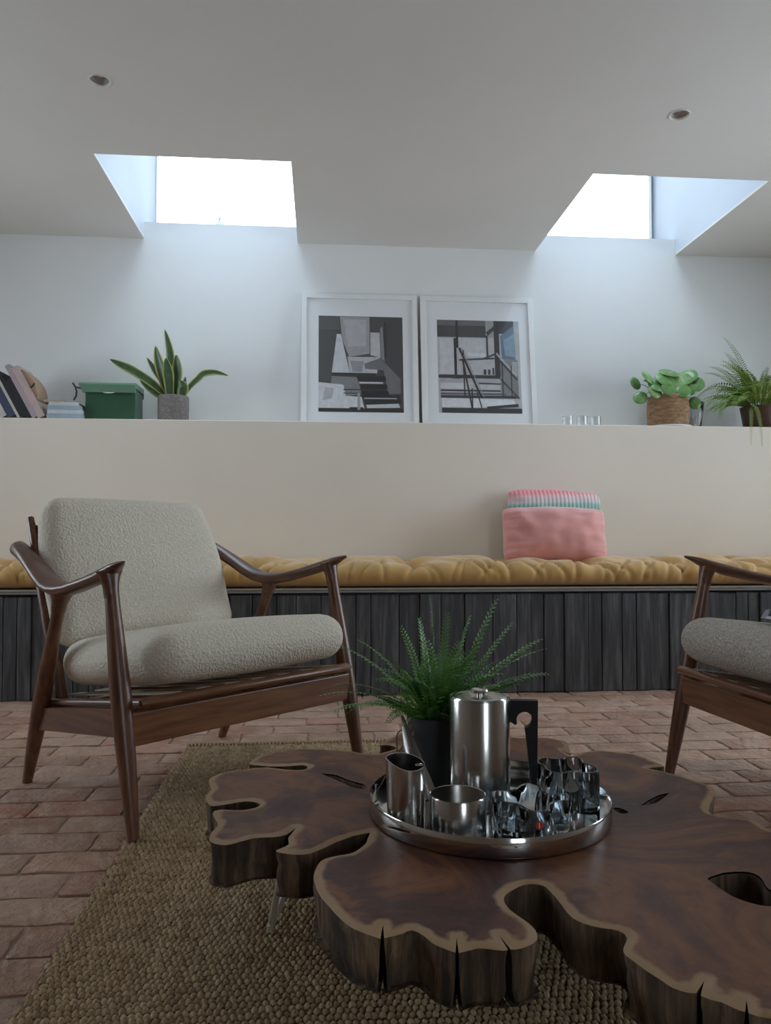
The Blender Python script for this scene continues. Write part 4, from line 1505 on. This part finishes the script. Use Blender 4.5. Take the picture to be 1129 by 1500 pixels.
# ------------------------------------------------------------------ tray and what stands on it
TZ = ZT + .0012
tx_, ty_ = cw(.1515, 1.147)
TR = .175
tray = thing('serving_tray', 'round stainless steel tray with upright rim on the tree-slice table', 'tray', (tx_, ty_, TZ))
G().lathe([(TR - .004, 0), (TR - .001, .001), (TR - .001, .0035), (.001, .0035)], 96).build('base', 'polished_steel', tray, True, auto=35)
G().lathe([(TR - .0012, .0012), (TR, .004), (TR, .0255), (TR - .0007, .0265), (TR - .0014, .0255), (TR - .0014, .0036)], 96, close=True).build('rim', 'polished_steel', tray, True, auto=50)
TZ += .0036

# coffee press
x, y = cw(.1412, 1.166)
t = thing('coffee_press', 'tall cylindrical steel coffee press with black cut-out handle', 'coffee pot', (x, y, TZ))
r_ = .0452
G().lathe([(r_ - .002, 0), (r_, .002), (r_, .1575), (r_ - .001, .1595), (r_ - .0025, .1585), (r_ - .003, .148), (.001, .147)], 64).build('body', 'brushed_steel', t, True, auto=40)
lid = G().lathe([(r_ - .0032, .147), (r_ - .0032, .1590), (r_ - .004, .1605), (r_ - .010, .1612), (r_ - .0105, .1606), (.001, .1606)], 48).build('lid', 'brushed_steel', t, True, auto=35)
G().lathe([(.004, .1606), (.004, .1645), (.0125, .1655), (.0135, .168), (.0125, .1700), (.001, .1705)], 28).build('plunger_knob', 'polished_steel', lid, True, auto=40)
# handle: plate with round cut-out, open towards the pot
H0 = [(.000, .1545), (.0415, .1545), (.0415, .1470), (.0405, .085), (.0395, .030), (.0370, .024), (.0315, .026), (.0300, .040), (.0265, .080), (.0235, .108), (.0225, .1145)]
arc = []
cx_, cz_, rc = .0215, .1262, .0118
for k in range(0, 21):
    a = R(-75 + k * (75 + 205) / 20)
    arc.append((cx_ + rc * math.cos(a), cz_ + rc * math.sin(a)))
H1 = H0 + arc + [(.0085, .1185), (.0065, .1190), (.0035, .1210), (.000, .1230)]
ptsh, trih = triangulate(H1, [])
g = G()
th_ = .0062
n = len(H1)
for sg in (-1, 1):
    g.add([(px, sg * th_, pz) for px, pz in ptsh], trih if sg < 0 else [q_[::-1] for q_ in trih])
V = [(px, sg * th_, pz) for sg in (-1, 1) for px, pz in H1]
g.add(V, [(i, (i + 1) % n, n + (i + 1) % n, n + i) for i in range(n)])
hd_ = g.build('handle', 'black_plastic', t)
hd_.location = ((r_ - .0004) * math.cos(R(-8)), (r_ - .0004) * math.sin(R(-8)), 0)
hd_.rotation_euler = (0, 0, R(-8))

# slant-topped cream jug
x, y = cw(.0288, 1.078)
t = thing('cream_jug', 'small slim steel cream jug with slanted open top', 'jug', (x, y, TZ))
r_ = .0262
g = G()
n = 48
rings_ = [(r_ - .002, 0, 0), (r_, .002, 0), (r_, .088, 1), (r_ - .0008, .0885, 1), (r_ - .0016, .088, 1), (r_ - .0018, .006, 0), (.001, .0055, 0)]
V, F = [], []
for rr_, zz_, sl in rings_:
    for k in range(n):
        a = 2 * PI * k / n
        c_, s_ = math.cos(a), math.sin(a)
        lip = max(0, math.cos(a - PI)) ** 6 * .0025 if sl else 0
        V.append((rr_ * c_ + (-lip), rr_ * s_, zz_ + (.008 * -c_ * 0.5 + .004 * max(0, s_) - .010 * max(0, -s_) ** 2 * .6 + lip * .4 if sl else 0)))
m_ = len(rings_)
for i in range(m_ - 1):
    for k in range(n):
        l = (k + 1) % n
        F.append((i * n + k, i * n + l, (i + 1) * n + l, (i + 1) * n + k))
F += [tuple(range(n - 1, -1, -1)), tuple((m_ - 1) * n + k for k in range(n))]
g.add(V, F)
g.build('body', 'brushed_steel', t, True, auto=40)
g = G().bbox(.012, .0240, -.004, .004, .0775, .0835, .001)
g.build('lip_tab', 'polished_steel', t)

# low sugar bowl with lid
x, y = cw(.0985, 1.062)
t = thing('sugar_bowl', 'low wide cylindrical steel sugar bowl with flat lid', 'bowl', (x, y, TZ))
r_ = .0388
G().lathe([(r_ - .002, 0), (r_, .002), (r_, .0475), (r_ - .0007, .0487), (r_ - .0018, .0478), (r_ - .002, .040), (.001, .039)], 56).build('body', 'brushed_steel', t, True, auto=40)
G().lathe([(r_ - .0022, .040), (r_ - .0022, .0472), (r_ - .0028, .0484), (.001, .0484)], 56).build('lid', 'brushed_steel', t, True, auto=30)

# wedge-shaped steel server leaning on the plant pot
x, y = cw(.058, 1.176)
t = thing('cake_server', 'flat wedge-shaped steel server leaning against the dark plant pot', 'utensil', (x, y, TZ))
g = G()
W2 = [(-.025, .006), (-.020, .002), (.022, .0), (.026, .004), (-.0165, .1265), (-.019, .1285), (-.0215, .127)]
n = len(W2)
slot = [(-.0140 + .0016 * math.cos(2 * PI * k / 12) + .0035 * math.sin(2 * PI * k / 12) * -.25, .070 + .0065 * math.sin(2 * PI * k / 12)) for k in range(12)]
pw_, tw_ = triangulate(W2, [slot])
for sg in (-1, 1):
    g.add([(px, sg * .0009, pz) for px, pz in pw_], tw_ if sg < 0 else [q_[::-1] for q_ in tw_])
for lp in (W2, slot):
    n = len(lp)
    g.add([(px, sg * .0009, pz) for sg in (-1, 1) for px, pz in lp], [(i, (i + 1) % n, n + (i + 1) % n, n + i) for i in range(n)])
o = g.build('blade', 'polished_steel', t)
t.rotation_euler = (R(-15), 0, R(24))


# wavy glass bowls
WAVE_LOW = [(-0.0522, 0.0186), (-0.0544, -0.008), (-0.042, -0.0219), (-0.0281, -0.0315), (-0.0214, -0.0505), (-0.0128, -0.0612), (0.0004, -0.0604), (0.0112, -0.0533), (0.0154, -0.0393), (0.025, -0.0275), (0.0415, -0.0225), (0.053, -0.0104), (0.0544, 0.0029), (0.0438, 0.0083), (0.0295, 0.0082), (0.0250, 0.0180), (0.0268, 0.0402), (0.0193, 0.053), (0.0103, 0.0590), (-0.0025, 0.0497), (-0.0137, 0.0364), (-0.0264, 0.0275), (-0.0359, 0.0284), (-0.0456, 0.0273)]
WAVE_TALL = [(-0.0395, 0.0357), (-0.0202, 0.0455), (-0.002, 0.0356), (0.0122, 0.0440), (0.0318, 0.0428), (0.0358, 0.0294), (0.0328, 0.0107), (0.0381, 0.0018), (0.0447, -0.012), (0.0431, -0.0299), (0.0356, -0.0419), (0.0216, -0.0456), (0.0117, -0.0423), (0.0032, -0.0362), (-0.0084, -0.0367), (-0.0222, -0.0444), (-0.0354, -0.0359), (-0.0404, -0.0205), (-0.0390, 0.0002), (-0.0437, 0.0134)]


def wavy(loc, lp, k_, ht, label, mat):
    """dish with a meandering upright wall around a flat base"""
    t = thing('wavy_glass_bowl', label, 'bowl', (*loc, TZ))
    o_ = smooth_loop([(px * k_, py * k_) for px, py in lp], .0022, 0.0)
    if sum(o_[i - 1][0] * o_[i][1] - o_[i][0] * o_[i - 1][1] for i in range(len(o_))) < 0:
        o_.reverse()
    n = len(o_)

    def inset(d):
        r = []
        for i in range(n):
            tv = Vector(o_[(i + 2) % n]) - Vector(o_[i - 2])
            tv.normalize()
            r.append((o_[i][0] - tv.y * d, o_[i][1] + tv.x * d))
        return r
    lv = [(.0012, 0), (0, .0015), (0, ht - .001), (.0006, ht), (.0018, ht + .0004), (.0030, ht), (.0036, ht - .001), (.0040, .0055)]
    g = G()
    V, F = [], []
    for d, z_ in lv:
        V += [(px, py, z_) for px, py in inset(d)]
    for i in range(len(lv) - 1):
        for k in range(n):
            l = (k + 1) % n
            F.append((i * n + k, i * n + l, (i + 1) * n + l, (i + 1) * n + k))
    g.add(V, F)
    for d, z_, up_ in ((.0012, 0, False), (.0040, .0055, True)):
        pp_, tt_ = triangulate(inset(d), [])
        tt_ = [q_ if ((pp_[q_[1]][0] - pp_[q_[0]][0]) * (pp_[q_[2]][1] - pp_[q_[0]][1]) - (pp_[q_[2]][0] - pp_[q_[0]][0]) * (pp_[q_[1]][1] - pp_[q_[0]][1]) > 0) == up_ else q_[::-1] for q_ in tt_]
        g.add([(px, py, z_) for px, py in pp_], tt_)
    o = g.build('body', mat, t, True)
    import bmesh
    bm = bmesh.new()
    bm.from_mesh(o.data)
    bmesh.ops.remove_doubles(bm, verts=bm.verts, dist=1e-6)
    bm.to_mesh(o.data)
    bm.free()
    o.data.set_sharp_from_angle(angle=R(50))
    return t


x, y = .2882, 1.0470
fb = wavy((x, y), WAVE_LOW, .97, .044, 'lower wavy smoked glass bowl with round red sticker on its side', 'smoke_glass')
# sticker on the near side
g = G().lathe([(.0001, .0), (.0052, 0), (.0052, .0004), (.0001, .0004)], 24)
st = g.build('sticker', 'red_sticker', fb)
st.location = (-.006, -.0604, .026)
st.rotation_euler = (R(90), 0, 0)
st['label'] = 'round red sticker with a small white letter i'
g = G().box(-.0006, .0006, -.0030, .0010, .0004, .0007)
g.lathe([(.0001, .0004), (.0008, .0004), (.0008, .0007), (.0001, .0007)], 10, c=(0, .0024, 0))
g.build('sticker_letter', 'white_frame', st)
x2, y2 = .3700, 1.1430
wavy((x2, y2), WAVE_TALL, .93, .056, 'taller wavy smoked glass bowl behind the stickered one', 'smoke_glass')
for (xx_, yy_, lb) in ((x - .004, y - .008, 'tealight candle inside the wavy bowl with the red sticker'), (x2, y2, 'tealight candle inside the taller wavy bowl')):
    t = thing('tealight', lb, 'candle', (xx_, yy_, TZ + .0058), 0, 'tealights in the wavy bowls')
    G().lathe([(.0175, 0), (.0185, .001), (.0188, .0155), (.0183, .0155), (.0180, .002), (.001, .0018)], 28).build('cup', 'polished_steel', t, True, auto=40)
    G().lathe([(.0178, .002), (.0178, .0125), (.012, .0118), (.001, .0116)], 28).build('wax', 'wax', t, True, auto=40)
    G().tube([(0, 0, .011), (.0005, 0, .018)], .0007, 6, up=(1, 0, 0)).build('wick', 'strap', t)

# potted fern on the tray
x, y = cw(.0845, 1.262)
t = thing('potted_fern', 'dark green bushy fern in a charcoal pot on the tray', 'plant', (x, y, TZ))
G().lathe([(.034, 0), (.0365, .002), (.0505, .108), (.0515, .112), (.0485, .112), (.0465, .100), (.001, .098)], 40).build('pot', 'dark_pot', t, True, auto=45)
G().lathe([(.0468, .097), (.04, .103), (.001, .106)], 24).build('soil', 'soil', t, True)
random.seed(77)
for i in range(85):
    az = random.uniform(0, 2 * PI)
    ln = random.uniform(.07, .145)
    frond(t, 'table_fern', (math.cos(az) * random.uniform(.005, .035), math.sin(az) * random.uniform(.005, .035), .102), az + random.uniform(-.3, .3), ln, random.uniform(.5, 1.5), random.uniform(.4, 1.5), random.uniform(.0095, .0140), 14, .54, random.uniform(-.7, .7), .0010, random.uniform(-.6, .6), .1, .35)
# the longest fronds, read off the outline of the plant
for az, ln, ri, dr, cu in ((2.9, .195, 1.75, .35, .3), (PI - .1, .185, .95, .65, 0), (PI + .2, .185, .60, .85, 0), (PI + .35, .175, .50, .8, .2), (PI - .3, .17, 1.1, .7, 0),
                           (.15, .205, 1.22, .15, 0), (.1, .185, 1.05, .25, 0), (-.05, .195, .90, .75, .1), (.1, .20, .86, .5, 0), (0.3, .165, 1.45, .3, 0), (-.3, .155, .7, .6, 0), (-.6, .14, .8, .7, .2), (2.5, .15, 1.4, .4, 0), (1.2, .17, 1.35, .3, 0), (1.9, .16, 1.4, .3, 0),
                           (-.25, .175, .75, .75, .1), (PI + .05, .165, .72, .9, 0)):
    frond(t, 'table_fern', (math.cos(az) * .02, math.sin(az) * .02, .104), az, ln, ri, dr, random.uniform(.0115, .0145), 22, .52, random.uniform(-.5, .5), .0011, cu, .2, .35)
# dry tendrils hanging from the plant
for pts in ([(-.040, -.02, .100), (-.052, -.024, .094), (-.064, -.028, .092), (-.068, -.03, .089), (-.070, -.03, .083), (-.069, -.03, .060), (-.068, -.028, .045)],
            [(-.038, -.02, .095), (-.045, -.026, .083), (-.055, -.032, .066), (-.074, -.040, .048), (-.088, -.052, .030), (-.104, -.066, .010), (-.102, -.080, .004), (-.112, -.094, .0015)],
            [(-.042, -.03, .088), (-.055, -.036, .076), (-.068, -.04, .062), (-.076, -.044, .050), (-.078, -.046, .054)]):
    G().tube(pts, .0011, 5).build('dry_stem', 'dry_stem', t, True)

# folded blanket on the seat of the right chair
o = None
g = G()
V = []
nx_, ny_ = 30, 22
for s_ in (1, 0):
    for i in range(nx_ + 1):
        for j in range(ny_ + 1):
            u, v_ = i / nx_, j / ny_
            e_ = (1 - (2 * u - 1) ** 8) * (1 - (2 * v_ - 1) ** 8)
            zz_ = (.030 + .012 * noise.noise(Vector((u * 5, v_ * 5, 2))) + .007 * noise.noise(Vector((u * 14, v_ * 9, 5)))) * max(0, e_) ** .35 if s_ else 0
            V.append((-.15 + .30 * u, -.10 + .20 * v_, zz_))
W = ny_ + 1
n0 = (nx_ + 1) * W
F = [(i * W + j, (i + 1) * W + j, (i + 1) * W + j + 1, i * W + j + 1) for i in range(nx_) for j in range(ny_)]
F += [tuple(n0 + k for k in f[::-1]) for f in F]
bd = [i * W for i in range(nx_)] + [nx_ * W + j for j in range(ny_)] + [i * W + ny_ for i in range(nx_, 0, -1)] + [j for j in range(ny_, 0, -1)]
F += [(bd[k], n0 + bd[k], n0 + bd[(k + 1) % len(bd)], bd[(k + 1) % len(bd)]) for k in range(len(bd))]
g.add(V, F)
o = g.build('folded_blanket', 'blanket_check', None, True, loc=(1.185, 1.66, .428))
o.rotation_euler = (0, R(8), R(10))
tag(o, 'folded black and white patterned blanket on the grey tweed seat', 'blanket')
